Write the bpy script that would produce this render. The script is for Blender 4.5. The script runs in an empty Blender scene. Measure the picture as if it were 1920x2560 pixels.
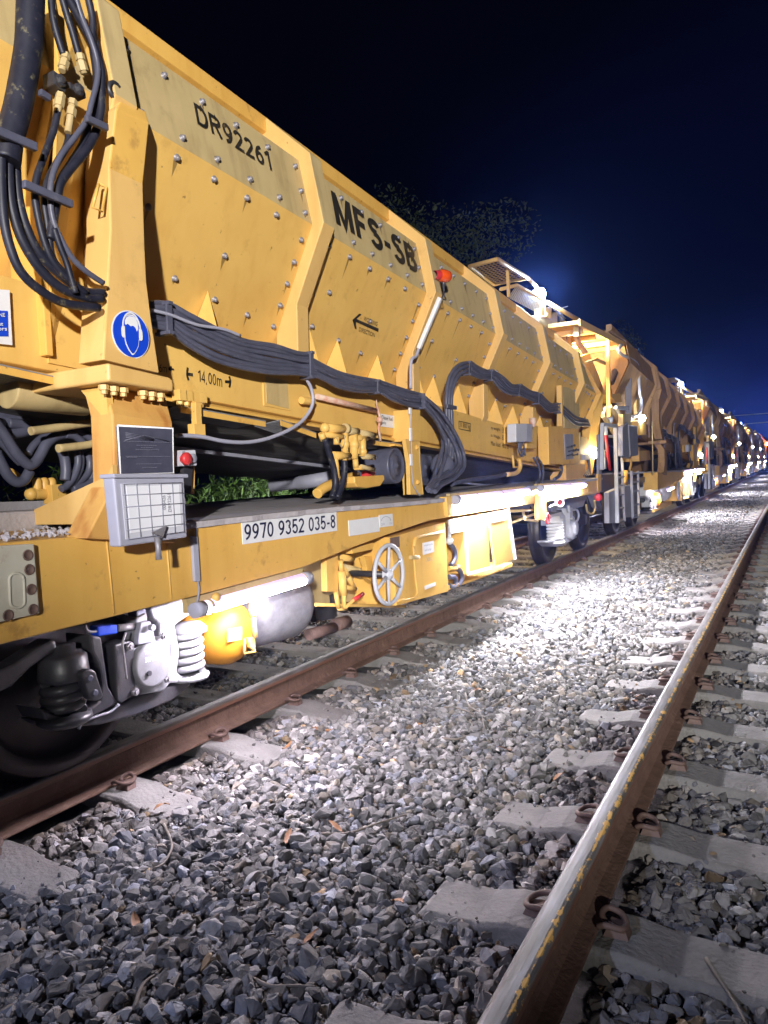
import bpy, math, random
import numpy as np
from mathutils import Vector, Matrix
random.seed(7); RNG = np.random.default_rng(11)
SC = bpy.context.scene
COL = SC.collection

# ---------------------------------------------------------------- camera
F, W0, H0 = 1830.0, 1920, 2560          # focal length in pixels of the 1920x2560 photograph
CH = 1.22                               # camera height above the rail heads
ROLL = 0.045
_vp = np.array([1984 - 960.0, 1144 - 1280.0])     # vanishing point of the track, from the centre
_Y = np.array([_vp[0], _vp[1], F]); _Y /= np.linalg.norm(_Y)
_t = (ROLL * _vp[0] + _vp[1]) / F
_U = np.array([-ROLL, -1.0, _t]); _U /= np.linalg.norm(_U)
_X = np.cross(_Y, _U)
CM = np.stack([_X, _Y, _U])             # world = CM @ (right, down, forward)
CP = np.array([0.0, 0.0, CH])
cam_d = bpy.data.cameras.new('camera'); cam = bpy.data.objects.new('camera', cam_d); COL.objects.link(cam)
cam_d.sensor_fit = 'VERTICAL'; cam_d.sensor_height = 36.0; cam_d.lens = 36.0 * F / H0
cam_d.clip_start = 0.05; cam_d.clip_end = 2000
r3 = CM @ np.array([1, 0, 0]); u3 = CM @ np.array([0, -1, 0]); b3 = CM @ np.array([0, 0, -1])
cam.matrix_world = Matrix(((r3[0], u3[0], b3[0], 0), (r3[1], u3[1], b3[1], 0), (r3[2], u3[2], b3[2], CH), (0, 0, 0, 1)))
SC.camera = cam
SC.view_settings.view_transform = 'Standard'; SC.view_settings.look = 'None'
SC.view_settings.exposure = 0.0; SC.view_settings.gamma = 1.0
SC.cycles.use_denoising = True
SC.cycles.max_bounces = 6; SC.cycles.diffuse_bounces = 3; SC.cycles.glossy_bounces = 3
SC.cycles.transmission_bounces = 4; SC.cycles.sample_clamp_indirect = 6.0
SC.cycles.use_light_tree = True

# ---------------------------------------------------------------- night sky: dark zenith, glow low over the work site
wd = bpy.data.worlds.new('World'); SC.world = wd; wd.use_nodes = True
nt = wd.node_tree; nt.nodes.clear()
out = nt.nodes.new('ShaderNodeOutputWorld'); bg = nt.nodes.new('ShaderNodeBackground')
tc = nt.nodes.new('ShaderNodeTexCoord')
dot = nt.nodes.new('ShaderNodeVectorMath'); dot.operation = 'DOT_PRODUCT'
gd = Vector((0.045, 1.0, -0.035)).normalized(); dot.inputs[1].default_value = gd
nrm = nt.nodes.new('ShaderNodeVectorMath'); nrm.operation = 'NORMALIZE'
ramp = nt.nodes.new('ShaderNodeValToRGB')
cr = ramp.color_ramp; cr.interpolation = 'EASE'
cr.elements[0].position = 0.0; cr.elements[0].color = (0.0006, 0.0007, 0.002, 1)
cr.elements[1].position = 1.0; cr.elements[1].color = (0.25, 0.40, 1.0, 1)
for p, c in ((0.80, (0.0006, 0.0008, 0.003, 1)), (0.93, (0.0013, 0.002, 0.012, 1)), (0.967, (0.0012, 0.0018, 0.012, 1)),
             (0.988, (0.003, 0.005, 0.042, 1)), (0.996, (0.011, 0.022, 0.17, 1)), (0.9988, (0.045, 0.085, 0.42, 1))):
    e = cr.elements.new(p); e.color = c
ns = nt.nodes.new('ShaderNodeTexNoise'); ns.inputs['Scale'].default_value = 5.0; ns.inputs['Detail'].default_value = 5.0
mul = nt.nodes.new('ShaderNodeMath'); mul.operation = 'MULTIPLY_ADD'; mul.inputs[1].default_value = 0.010; mul.inputs[2].default_value = -0.005
add = nt.nodes.new('ShaderNodeMath'); add.operation = 'ADD'
L = nt.links.new
L(tc.outputs['Generated'], nrm.inputs[0]); L(nrm.outputs[0], dot.inputs[0]); L(nrm.outputs[0], ns.inputs['Vector'])
L(ns.outputs['Fac'], mul.inputs[0]); L(dot.outputs['Value'], add.inputs[0]); L(mul.outputs[0], add.inputs[1])
L(add.outputs[0], ramp.inputs[0]); L(ramp.outputs[0], bg.inputs[0]); bg.inputs[1].default_value = 1.0
L(bg.outputs[0], out.inputs[0])

# unseen floodlight added behind the camera for the even light on the wagon side
fl = bpy.data.lights.new('unseen_floodlight', 'SPOT'); fl.energy = 10500; fl.color = (1.0, 0.97, 0.93)
fl.spot_size = math.radians(39); fl.spot_blend = 0.6; fl.shadow_soft_size = 0.14
flo = bpy.data.objects.new('unseen_floodlight', fl); COL.objects.link(flo)
flo.location = (4.4, -6.8, 3.1)
flo.rotation_euler = (Vector((-2.8, 7.5, 3.2)) - Vector(flo.location)).to_track_quat('-Z', 'Y').to_euler()

# unseen lamp added behind the camera, a cool fill for the ground and deck
wl0 = bpy.data.lights.new('rear_fill_lamp', 'POINT'); wl0.energy = 620; wl0.color = (0.58, 0.66, 1.0); wl0.shadow_soft_size = 0.06
wlo = bpy.data.objects.new('rear_fill_lamp', wl0); COL.objects.link(wlo); wlo.location = (-2.55, -3.4, 3.54)

# ---------------------------------------------------------------- helpers: pixels of the photo to points on real planes
CR = {'f': (0, 0, 1), 'c1': (0, 0, .3858), 'c2': (340, 180, .5425), 'c3': (0, 700, .3376), 'c4': (360, 880, .3617),
      'c5': (760, 900, .3617), 'c6': (1080, 620, .2773), 'c7': (1460, 780, .2773), 'c8': (0, 1300, .3858),
      'c9': (500, 1400, .3014), 'c10': (0, 1860, .4822), 'c11': (800, 1860, .675), 'c12': (700, 1400, .4822),
      'c13': (1280, 1180, .3858), 'c14': (240, 0, .1567), 'c15': (440, 60, .2411), 'c16': (840, 440, .2411),
      'c20': (1280, 640, .1929), 'c21': (1440, 940, .1763), 'c22': (1160, 1020, .2049), 'c23': (1660, 920, .1808),
      'c24': (0, 1000, .1808)}
def ray(c, x, y):
    ox, oy, s = CR[c]
    return CM @ np.array([ox + x * s - 960.0, oy + y * s - 1280.0, F])
def onX(c, x, y, X): d = ray(c, x, y); return Vector(CP + d * (X / d[0]))
def onY(c, x, y, Y): d = ray(c, x, y); return Vector(CP + d * (Y / d[1]))
def onZ(c, x, y, Z): d = ray(c, x, y); return Vector(CP + d * ((Z - CH) / d[2]))
def onP(c, x, y, p, n):
    d = ray(c, x, y); n = np.array(n); return Vector(CP + d * (np.dot(n, np.array(p) - CP) / np.dot(n, d)))
def V(*a): return Vector(a)

# ---------------------------------------------------------------- materials
def new_mat(name):
    m = bpy.data.materials.new(name); m.use_nodes = True
    n = m.node_tree; b = n.nodes['Principled BSDF']
    return m, n, b
def paint(name, base, dirt=None, amt=0.35, rough=0.5, metal=0.0, scale=2.5, streak=0.0, bump=0.0, bscale=60, spec=0.4, third=None, tamt=0.3, tscale=7, chips=0):
    m, n, b = new_mat(name)
    b.inputs['Roughness'].default_value = rough; b.inputs['Metallic'].default_value = metal
    b.inputs['Specular IOR Level'].default_value = spec
    dirt = dirt or tuple(c * 0.55 for c in base)
    tc = n.nodes.new('ShaderNodeTexCoord')
    nz = n.nodes.new('ShaderNodeTexNoise'); nz.inputs['Scale'].default_value = scale; nz.inputs['Detail'].default_value = 8; nz.inputs['Roughness'].default_value = 0.65
    n.links.new(tc.outputs['Object'], nz.inputs['Vector'])
    mr = n.nodes.new('ShaderNodeMapRange'); mr.inputs[1].default_value = 0.42; mr.inputs[2].default_value = 0.75
    mr.inputs[3].default_value = 0; mr.inputs[4].default_value = amt
    n.links.new(nz.outputs['Fac'], mr.inputs[0]); fac = mr.outputs[0]
    if streak:
        mp = n.nodes.new('ShaderNodeMapping'); mp.inputs['Scale'].default_value = (9, 9, 0.55)
        n.links.new(tc.outputs['Object'], mp.inputs[0])
        n2 = n.nodes.new('ShaderNodeTexNoise'); n2.inputs['Scale'].default_value = 1.6; n2.inputs['Detail'].default_value = 6
        n.links.new(mp.outputs[0], n2.inputs['Vector'])
        m2 = n.nodes.new('ShaderNodeMapRange'); m2.inputs[1].default_value = 0.5; m2.inputs[2].default_value = 0.78; m2.inputs[4].default_value = streak
        n.links.new(n2.outputs['Fac'], m2.inputs[0])
        ad = n.nodes.new('ShaderNodeMath'); ad.operation = 'ADD'; ad.use_clamp = True
        n.links.new(fac, ad.inputs[0]); n.links.new(m2.outputs[0], ad.inputs[1]); fac = ad.outputs[0]
    mx = n.nodes.new('ShaderNodeMix'); mx.data_type = 'RGBA'
    mx.inputs['A'].default_value = (*base, 1); mx.inputs['B'].default_value = (*dirt, 1)
    n.links.new(fac, mx.inputs['Factor']); colr = mx.outputs['Result']
    if third:
        n3 = n.nodes.new('ShaderNodeTexNoise'); n3.inputs['Scale'].default_value = tscale; n3.inputs['Detail'].default_value = 9; n3.inputs['Roughness'].default_value = 0.7
        n.links.new(tc.outputs['Object'], n3.inputs['Vector'])
        m3 = n.nodes.new('ShaderNodeMapRange'); m3.inputs[1].default_value = 0.58; m3.inputs[2].default_value = 0.68; m3.inputs[4].default_value = tamt
        n.links.new(n3.outputs['Fac'], m3.inputs[0])
        x3 = n.nodes.new('ShaderNodeMix'); x3.data_type = 'RGBA'; x3.inputs['B'].default_value = (*third, 1)
        n.links.new(m3.outputs[0], x3.inputs['Factor']); n.links.new(colr, x3.inputs['A']); colr = x3.outputs['Result']
    if chips:
        n4 = n.nodes.new('ShaderNodeTexNoise'); n4.inputs['Scale'].default_value = 26; n4.inputs['Detail'].default_value = 5; n4.inputs['Roughness'].default_value = 0.6
        n.links.new(tc.outputs['Object'], n4.inputs['Vector'])
        m4 = n.nodes.new('ShaderNodeMapRange'); m4.inputs[1].default_value = 0.685; m4.inputs[2].default_value = 0.71; m4.inputs[4].default_value = chips
        n.links.new(n4.outputs['Fac'], m4.inputs[0])
        x4 = n.nodes.new('ShaderNodeMix'); x4.data_type = 'RGBA'; x4.inputs['B'].default_value = (0.13, 0.065, 0.03, 1)
        n.links.new(m4.outputs[0], x4.inputs['Factor']); n.links.new(colr, x4.inputs['A']); colr = x4.outputs['Result']
    n.links.new(colr, b.inputs['Base Color'])
    if bump:
        nb = n.nodes.new('ShaderNodeTexNoise'); nb.inputs['Scale'].default_value = bscale; nb.inputs['Detail'].default_value = 6
        n.links.new(tc.outputs['Object'], nb.inputs['Vector'])
        bp = n.nodes.new('ShaderNodeBump'); bp.inputs['Strength'].default_value = bump; bp.inputs['Distance'].default_value = 0.01
        n.links.new(nb.outputs['Fac'], bp.inputs['Height']); n.links.new(bp.outputs[0], b.inputs['Normal'])
    return m
def glow(name, col, s):
    m, n, b = new_mat(name)
    b.inputs['Base Color'].default_value = (*col, 1); b.inputs['Emission Color'].default_value = (*col, 1); b.inputs['Emission Strength'].default_value = s
    return m
M = {}
M['yellow'] = paint('yellow_paint', (0.73, 0.455, 0.125), (0.6, 0.33, 0.08), 0.5, 0.45, streak=0.45, third=(0.3, 0.16, 0.05), tamt=0.22, tscale=8, bump=0.2, bscale=3.5, chips=0.6)
M['orange'] = paint('deep_yellow_paint', (0.72, 0.43, 0.105), (0.58, 0.30, 0.06), 0.5, 0.45, streak=0.4, third=(0.2, 0.09, 0.04), tamt=0.4, tscale=7, chips=0.6)
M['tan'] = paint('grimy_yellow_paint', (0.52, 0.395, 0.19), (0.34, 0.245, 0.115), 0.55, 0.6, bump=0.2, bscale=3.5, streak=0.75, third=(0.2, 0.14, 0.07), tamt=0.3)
M['pale'] = paint('chalky_yellow_paint', (0.68, 0.43, 0.15), (0.54, 0.31, 0.09), 0.4, 0.5, streak=0.4, third=(0.3, 0.17, 0.06), tamt=0.2, chips=0.6)
M['brownyellow'] = paint('dirty_brown_paint', (0.42, 0.245, 0.10), (0.2, 0.115, 0.05), 0.6, 0.65, streak=0.6, third=(0.05, 0.03, 0.02), tamt=0.5)
M['rubber'] = paint('black_rubber', (0.011, 0.012, 0.024), (0.028, 0.028, 0.045), 0.75, 0.5, scale=14, third=(0.34, 0.3, 0.16), tamt=0.35, tscale=25)
M['dustyrubber'] = paint('dusty_rubber', (0.085, 0.088, 0.13), (0.04, 0.041, 0.062), 0.6, 0.42, scale=12, third=(0.2, 0.19, 0.19), tamt=0.3)
M['belt'] = paint('belt_rubber', (0.05, 0.045, 0.043), (0.025, 0.023, 0.025), 0.6, 0.7, scale=9)
M['dark'] = paint('greasy_black_steel', (0.028, 0.028, 0.036), (0.07, 0.062, 0.06), 0.6, 0.42, scale=8, spec=0.6, bump=0.15, bscale=40)
M['wheel'] = paint('wheel_steel', (0.035, 0.03, 0.033), (0.075, 0.06, 0.055), 0.5, 0.4, metal=0.3, scale=9)
M['bolt'] = paint('zinc_bolt', (0.27, 0.26, 0.29), (0.15, 0.12, 0.10), 0.7, 0.45, metal=0.3, scale=40)
M['silver'] = paint('galvanised_steel', (0.33, 0.33, 0.35), (0.17, 0.17, 0.19), 0.8, 0.5, metal=0.4, scale=12)
M['greyplastic'] = paint('grey_plastic', (0.36, 0.36, 0.45), (0.25, 0.25, 0.3), 0.4, 0.5, scale=10)
M['greypaint'] = paint('grey_paint', (0.27, 0.27, 0.33), (0.15, 0.15, 0.18), 0.5, 0.5, scale=6, streak=0.3)
M['lightgrey'] = paint('light_grey_paint', (0.52, 0.53, 0.6), (0.38, 0.38, 0.42), 0.4, 0.45, scale=8)
M['white'] = paint('white_paint', (0.72, 0.72, 0.75), (0.5, 0.48, 0.47), 0.35, 0.5, scale=6)
M['rustwhite'] = paint('rusty_white_paint', (0.52, 0.5, 0.42), (0.38, 0.33, 0.25), 0.5, 0.6, scale=7, third=(0.24, 0.09, 0.03), tamt=0.7, tscale=5)
M['black'] = paint('black_lettering', (0.018, 0.016, 0.014), (0.05, 0.04, 0.03), 0.7, 0.5, scale=6, third=(0.2, 0.14, 0.07), tamt=0.45, tscale=16)
mst, nst, bst = new_mat('rusty_drip'); bst.inputs['Base Color'].default_value = (.09, .05, .025, 1); bst.inputs['Roughness'].default_value = .8; bst.inputs['Alpha'].default_value = .42; M['drip'] = mst
M['navy'] = paint('navy_lettering', (0.012, 0.014, 0.05), None, 0.3, 0.5)
M['blue'] = paint('blue_sign', (0.008, 0.055, 0.55), (0.006, 0.04, 0.4), 0.3, 0.4)
M['red'] = paint('red_plastic', (0.55, 0.035, 0.04), (0.35, 0.03, 0.03), 0.4, 0.4)
M['redbrown'] = paint('worn_red_pipe', (0.6, 0.45, 0.36), (0.5, 0.1, 0.04), 0.9, 0.5, scale=14)
M['deck'] = paint('dusty_deck', (0.42, 0.39, 0.41), (0.28, 0.26, 0.275), 0.6, 0.85, scale=5, bump=0.5, bscale=45, third=(0.26, 0.25, 0.25), tamt=0.35, tscale=16)
M['rust'] = paint('rusty_rail_steel', (0.175, 0.105, 0.078), (0.085, 0.047, 0.033), 0.8, 0.75, scale=9, streak=0.4, bump=0.5, bscale=60, third=(0.30, 0.19, 0.14), tamt=0.6, tscale=10)
M['clip'] = paint('rusty_clip', (0.15, 0.095, 0.08), (0.07, 0.045, 0.04), 0.7, 0.65, scale=30)
M['concrete'] = paint('weathered_concrete', (0.235, 0.225, 0.215), (0.12, 0.115, 0.115), 0.75, 0.9, scale=7, bump=0.7, bscale=55, third=(0.36, 0.345, 0.33), tamt=0.5, tscale=14)
M['ground'] = paint('fine_dirt', (0.06, 0.055, 0.05), (0.025, 0.023, 0.022), 0.8, 0.95, scale=11, bump=1.0, bscale=25)
M['twig'] = paint('dead_twig', (0.2, 0.175, 0.15), (0.1, 0.08, 0.06), 0.6, 0.8, scale=20)
M['deadleaf'] = paint('dead_leaf', (0.27, 0.13, 0.055), (0.16, 0.07, 0.03), 0.6, 0.6, scale=30)
M['bark'] = paint('bark', (0.06, 0.045, 0.03), None, 0.5, 0.9, scale=10, bump=0.6)
M['leaf'] = paint('grass_green_leaf', (0.06, 0.12, 0.018), (0.022, 0.045, 0.01), 0.8, 0.55, scale=3)
M['treeleaf'] = paint('tree_leaf', (0.038, 0.055, 0.024), (0.018, 0.028, 0.012), 0.8, 0.6, scale=1.2)
M['orangelens'] = paint('orange_lens', (0.75, 0.09, 0.01), (0.5, 0.04, 0.008), 0.5, 0.15, scale=20, spec=0.7)
M['glass'] = paint('dusty_glass', (0.55, 0.55, 0.62), (0.4, 0.4, 0.46), 0.5, 0.25)
M['paper'] = paint('paper', (0.72, 0.72, 0.78), (0.6, 0.6, 0.66), 0.4, 0.8)
M['plaque'] = paint('cast_plaque', (0.05, 0.052, 0.085), (0.10, 0.10, 0.14), 0.5, 0.55, scale=15)
M['tube'] = glow('lit_tube', (0.92, 0.90, 1.0), 640)
M['springwhite'] = paint('dusty_white_steel', (0.27, 0.27, 0.295), (0.15, 0.145, 0.16), 0.7, 0.6, scale=12, bump=.4, bscale=50)
M['farbush'] = glow('unseen_tube_far', (0.92, 0.9, 1.0), 80)
M['tank'] = paint('tank_paint', (0.40, 0.17, 0.008), (0.28, 0.10, 0.008), 0.5, 0.6, scale=6, third=(0.2, 0.08, 0.02), tamt=0.4, tscale=18)
M['cabflood'] = glow('lit_cab_lamp', (0.8, 0.88, 1.0), 260)
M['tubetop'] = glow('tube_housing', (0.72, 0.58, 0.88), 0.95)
M['tubelow'] = glow('lit_tube_soft', (0.95, 0.87, 1.0), 310)
M['flood'] = glow('lit_flood', (0.60, 0.74, 1.0), 2300)
M['warmlamp'] = glow('lit_warm_lamp', (1.0, 0.86, 0.55), 60)
M['orangepaint'] = paint('orange_loco_paint', (0.75, 0.12, 0.015), None, 0.3, 0.4)

# polished rail head with yellow paint flecks along one edge
def railhead(name, flecks):
    m, n, b = new_mat(name)
    tc = n.nodes.new('ShaderNodeTexCoord'); sep = n.nodes.new('ShaderNodeSeparateXYZ'); n.links.new(tc.outputs['Object'], sep.inputs[0])
    mp = n.nodes.new('ShaderNodeMapping'); mp.inputs['Scale'].default_value = (1, 0.12, 1); n.links.new(tc.outputs['Object'], mp.inputs[0])
    nz = n.nodes.new('ShaderNodeTexNoise'); nz.inputs['Scale'].default_value = 40; nz.inputs['Detail'].default_value = 6; n.links.new(mp.outputs[0], nz.inputs['Vector'])
    r = n.nodes.new('ShaderNodeValToRGB'); r.color_ramp.elements[0].color = (0.10, 0.088, 0.075, 1); r.color_ramp.elements[1].color = (0.24, 0.235, 0.245, 1)
    r.color_ramp.elements[0].position = 0.35; r.color_ramp.elements[1].position = 0.7
    n.links.new(nz.outputs['Fac'], r.inputs[0]); c = r.outputs[0]
    met = 0.25
    b.inputs['Roughness'].default_value = 0.48; b.inputs['Metallic'].default_value = met
    # rust towards the lower flank of the head
    mr = n.nodes.new('ShaderNodeMapRange'); mr.inputs[1].default_value = -0.012; mr.inputs[2].default_value = -0.022; n.links.new(sep.outputs['Z'], mr.inputs[0])
    mx = n.nodes.new('ShaderNodeMix'); mx.data_type = 'RGBA'; mx.inputs['B'].default_value = (0.16, 0.075, 0.045, 1)
    n.links.new(mr.outputs[0], mx.inputs['Factor']); n.links.new(c, mx.inputs['A']); c = mx.outputs['Result']
    inv = n.nodes.new('ShaderNodeMath'); inv.operation = 'MULTIPLY_ADD'; inv.inputs[1].default_value = -met; inv.inputs[2].default_value = met
    n.links.new(mr.outputs[0], inv.inputs[0]); metout = inv.outputs[0]
    if flecks:
        n2 = n.nodes.new('ShaderNodeTexNoise'); n2.inputs['Scale'].default_value = 30; n2.inputs['Detail'].default_value = 7; n2.inputs['Roughness'].default_value = 0.7
        mp2 = n.nodes.new('ShaderNodeMapping'); mp2.inputs['Scale'].default_value = (1, 0.6, 1); n.links.new(tc.outputs['Object'], mp2.inputs[0]); n.links.new(mp2.outputs[0], n2.inputs['Vector'])
        # band around object-space x = 0.028 .. 0.036
        g = n.nodes.new('ShaderNodeMath'); g.operation = 'SUBTRACT'; g.inputs[1].default_value = 0.024; n.links.new(sep.outputs['X'], g.inputs[0])
        ab = n.nodes.new('ShaderNodeMath'); ab.operation = 'ABSOLUTE'; n.links.new(g.outputs[0], ab.inputs[0])
        md = n.nodes.new('ShaderNodeMapRange'); md.inputs[1].default_value = 0.0; md.inputs[2].default_value = 0.020; md.inputs[3].default_value = 0.58; md.inputs[4].default_value = 0.30
        n.links.new(ab.outputs[0], md.inputs[0])
        ad = n.nodes.new('ShaderNodeMath'); ad.operation = 'ADD'; n.links.new(n2.outputs['Fac'], ad.inputs[0]); n.links.new(md.outputs[0], ad.inputs[1])
        st = n.nodes.new('ShaderNodeMapRange'); st.inputs[1].default_value = 1.03; st.inputs[2].default_value = 1.06; n.links.new(ad.outputs[0], st.inputs[0])
        m3 = n.nodes.new('ShaderNodeMix'); m3.data_type = 'RGBA'; m3.inputs['B'].default_value = (0.75, 0.45, 0.12, 1)
        n.links.new(st.outputs[0], m3.inputs['Factor']); n.links.new(c, m3.inputs['A']); c = m3.outputs['Result']
        i2 = n.nodes.new('ShaderNodeMath'); i2.operation = 'MULTIPLY_ADD'; i2.inputs[1].default_value = -1; i2.inputs[2].default_value = 1; n.links.new(st.outputs[0], i2.inputs[0])
        mm = n.nodes.new('ShaderNodeMath'); mm.operation = 'MULTIPLY'; n.links.new(metout, mm.inputs[0]); n.links.new(i2.outputs[0], mm.inputs[1]); metout = mm.outputs[0]
    n.links.new(c, b.inputs['Base Color']); n.links.new(metout, b.inputs['Metallic'])
    return m
M['headfleck'] = railhead('polished_rail_head_flecked', True)
M['head'] = railhead('polished_rail_head', False)
# mesh grating is real geometry; stone colours vary per stone by attribute
def stone_mat():
    m, n, b = new_mat('ballast_stone')
    at = n.nodes.new('ShaderNodeAttribute'); at.attribute_name = 'tone'
    tc = n.nodes.new('ShaderNodeTexCoord'); nz = n.nodes.new('ShaderNodeTexNoise'); nz.inputs['Scale'].default_value = 45; nz.inputs['Detail'].default_value = 7
    n.links.new(tc.outputs['Object'], nz.inputs['Vector'])
    mr = n.nodes.new('ShaderNodeMapRange'); mr.inputs[3].default_value = 0.55; mr.inputs[4].default_value = 1.45; n.links.new(nz.outputs['Fac'], mr.inputs[0])
    mx = n.nodes.new('ShaderNodeMix'); mx.data_type = 'RGBA'; mx.blend_type = 'MULTIPLY'; mx.inputs['Factor'].default_value = 1
    n.links.new(at.outputs['Color'], mx.inputs['A']); n.links.new(mr.outputs[0], mx.inputs['B']); n.links.new(mx.outputs['Result'], b.inputs['Base Color'])
    b.inputs['Roughness'].default_value = 0.85; b.inputs['Specular IOR Level'].default_value = 0.3
    bp = n.nodes.new('ShaderNodeBump'); bp.inputs['Strength'].default_value = 0.5; bp.inputs['Distance'].default_value = 0.006
    n.links.new(nz.outputs['Fac'], bp.inputs['Height']); n.links.new(bp.outputs[0], b.inputs['Normal'])
    return m
M['stone'] = stone_mat()

# ---------------------------------------------------------------- mesh builder
class MB:
    def __init__(s): s.v = []; s.f = []; s.sm = []; s.mi = []; s.m = 0
    def add(s, vs, fs, smooth=False):
        o = len(s.v); s.v += [tuple(v) for v in vs]
        for f in fs: s.f.append([i + o for i in f]); s.sm.append(smooth); s.mi.append(s.m)
        return s
    def box(s, c, size, rot=None):
        c = Vector(c); h = Vector(size) / 2
        vs = [Vector((x, y, z)) for z in (-h.z, h.z) for y in (-h.y, h.y) for x in (-h.x, h.x)]
        if rot is not None: vs = [rot @ v for v in vs]
        return s.add([v + c for v in vs], [(0, 2, 3, 1), (4, 5, 7, 6), (0, 1, 5, 4), (2, 6, 7, 3), (0, 4, 6, 2), (1, 3, 7, 5)])
    def prism(s, pts, off):
        pts = [Vector(p) for p in pts]; off = Vector(off); n = len(pts)
        fs = [tuple(range(n)), tuple(range(2 * n - 1, n - 1, -1))] + [(i, i + n, (i + 1) % n + n, (i + 1) % n) for i in range(n)]
        return s.add(pts + [p + off for p in pts], fs)
    def bar(s, a, b, w, h, up=(0, 0, 1)):
        a = Vector(a); b = Vector(b); d = b - a; z = Vector(up); x = d.cross(z)
        if x.length < 1e-6: x = d.cross(Vector((1, 0, 0)))
        x.normalize(); z = x.cross(d).normalized()
        R = Matrix((x, d.normalized(), z)).transposed()
        return s.box((a + b) / 2, (w, d.length, h), R)
    def tube(s, pts, r, n=8, cap=True, smooth=True):
        pts = [Vector(p) for p in pts]; k = len(pts); rs = r if isinstance(r, (list, tuple)) else [r] * k
        ref = None; vs = []
        for i, p in enumerate(pts):
            t = (pts[min(i + 1, k - 1)] - pts[max(i - 1, 0)])
            if t.length < 1e-9: t = Vector((0, 0, 1))
            t.normalize()
            if ref is None: ref = t.orthogonal().normalized()
            ref = (ref - t * ref.dot(t)); ref = ref.normalized() if ref.length > 1e-6 else t.orthogonal().normalized()
            q = t.cross(ref)
            for j in range(n):
                a = 2 * math.pi * j / n; vs.append(p + (ref * math.cos(a) + q * math.sin(a)) * rs[i])
        fs = [(i * n + j, i * n + (j + 1) % n, (i + 1) * n + (j + 1) % n, (i + 1) * n + j) for i in range(k - 1) for j in range(n)]
        o = len(s.v); s.add(vs, fs, smooth)
        if cap:
            s.f += [[o + j for j in range(n - 1, -1, -1)], [o + (k - 1) * n + j for j in range(n)]]; s.sm += [False] * 2; s.mi += [s.m] * 2
        return s
    def cyl(s, a, b, r, n=20): return s.tube([a, b], r, n)
    def lathe(s, c, axis, prof, n=24, smooth=True):
        c = Vector(c); ax = Vector(axis).normalized(); x = ax.orthogonal().normalized(); y = ax.cross(x); k = len(prof); vs = []
        for r, h in prof:
            for j in range(n):
                a = 2 * math.pi * j / n; vs.append(c + ax * h + (x * math.cos(a) + y * math.sin(a)) * max(r, 1e-4))
        fs = [(i * n + j, i * n + (j + 1) % n, (i + 1) * n + (j + 1) % n, (i + 1) * n + j) for i in range(k - 1) for j in range(n)]
        return s.add(vs, fs, smooth)
    def coil(s, c, R, r, turns, h, n=10, seg=22, axis=(0, 0, 1)):
        ax = Vector(axis).normalized(); x = ax.orthogonal().normalized(); y = ax.cross(x); c = Vector(c); T = int(turns * seg)
        return s.tube([c + ax * (h * i / T) + (x * math.cos(2 * math.pi * i / seg) + y * math.sin(2 * math.pi * i / seg)) * R for i in range(T + 1)], r, n)
    def ball(s, c, r, sc=(1, 1, 1), n=16, k=10):
        c = Vector(c); vs = []; fs = []
        for i in range(k + 1):
            th = math.pi * i / k
            for j in range(n):
                a = 2 * math.pi * j / n; vs.append(c + Vector((math.sin(th) * math.cos(a) * sc[0], math.sin(th) * math.sin(a) * sc[1], math.cos(th) * sc[2])) * r)
        fs = [(i * n + j, (i + 1) * n + j, (i + 1) * n + (j + 1) % n, i * n + (j + 1) % n) for i in range(k) for j in range(n)]
        return s.add(vs, fs, True)
    def build(s, name, mats, parent=None, bevel=0.0, seg=2):
        me = bpy.data.meshes.new(name)
        vs = s.v
        if parent is not None:
            o = parent
            off = Vector((0, 0, 0))
            while o is not None: off += o.location; o = o.parent
            vs = [(v[0] - off.x, v[1] - off.y, v[2] - off.z) for v in vs]
        me.from_pydata(vs, [], s.f)
        me.polygons.foreach_set('use_smooth', s.sm)
        mats = mats if isinstance(mats, (list, tuple)) else [mats]
        for m in mats: me.materials.append(M[m] if isinstance(m, str) else m)
        if len(mats) > 1: me.polygons.foreach_set('material_index', s.mi)
        me.update()
        ob = bpy.data.objects.new(name, me); COL.objects.link(ob)
        if parent is not None: ob.parent = parent
        if bevel:
            bm = ob.modifiers.new('bevel', 'BEVEL'); bm.width = bevel; bm.segments = seg; bm.limit_method = 'ANGLE'; bm.angle_limit = math.radians(35)
        return ob
def smooth_path(pts, k=8):
    pts = [Vector(p) for p in pts]; P = [pts[0] * 2 - pts[1]] + pts + [pts[-1] * 2 - pts[-2]]; o = []
    for i in range(1, len(P) - 2):
        a, b, c, d = P[i - 1:i + 3]
        for j in range(k):
            t = j / k
            o.append(0.5 * ((2 * b) + (c - a) * t + (2 * a - 5 * b + 4 * c - d) * t * t + (3 * b - a - 3 * c + d) * t ** 3))
    o.append(pts[-1]); return o
def thing(name, label, cat, loc=(0, 0, 0), group=None):
    o = bpy.data.objects.new(name, None); o.empty_display_size = 0.2; COL.objects.link(o); o.location = loc
    o['label'] = label; o['category'] = cat
    if group: o['group'] = group
    return o
def tag(o, label=None, cat=None, group=None, kind=None):
    if label: o['label'] = label
    if cat: o['category'] = cat
    if group: o['group'] = group
    if kind: o['kind'] = kind
    return o
_tc = 0
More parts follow.
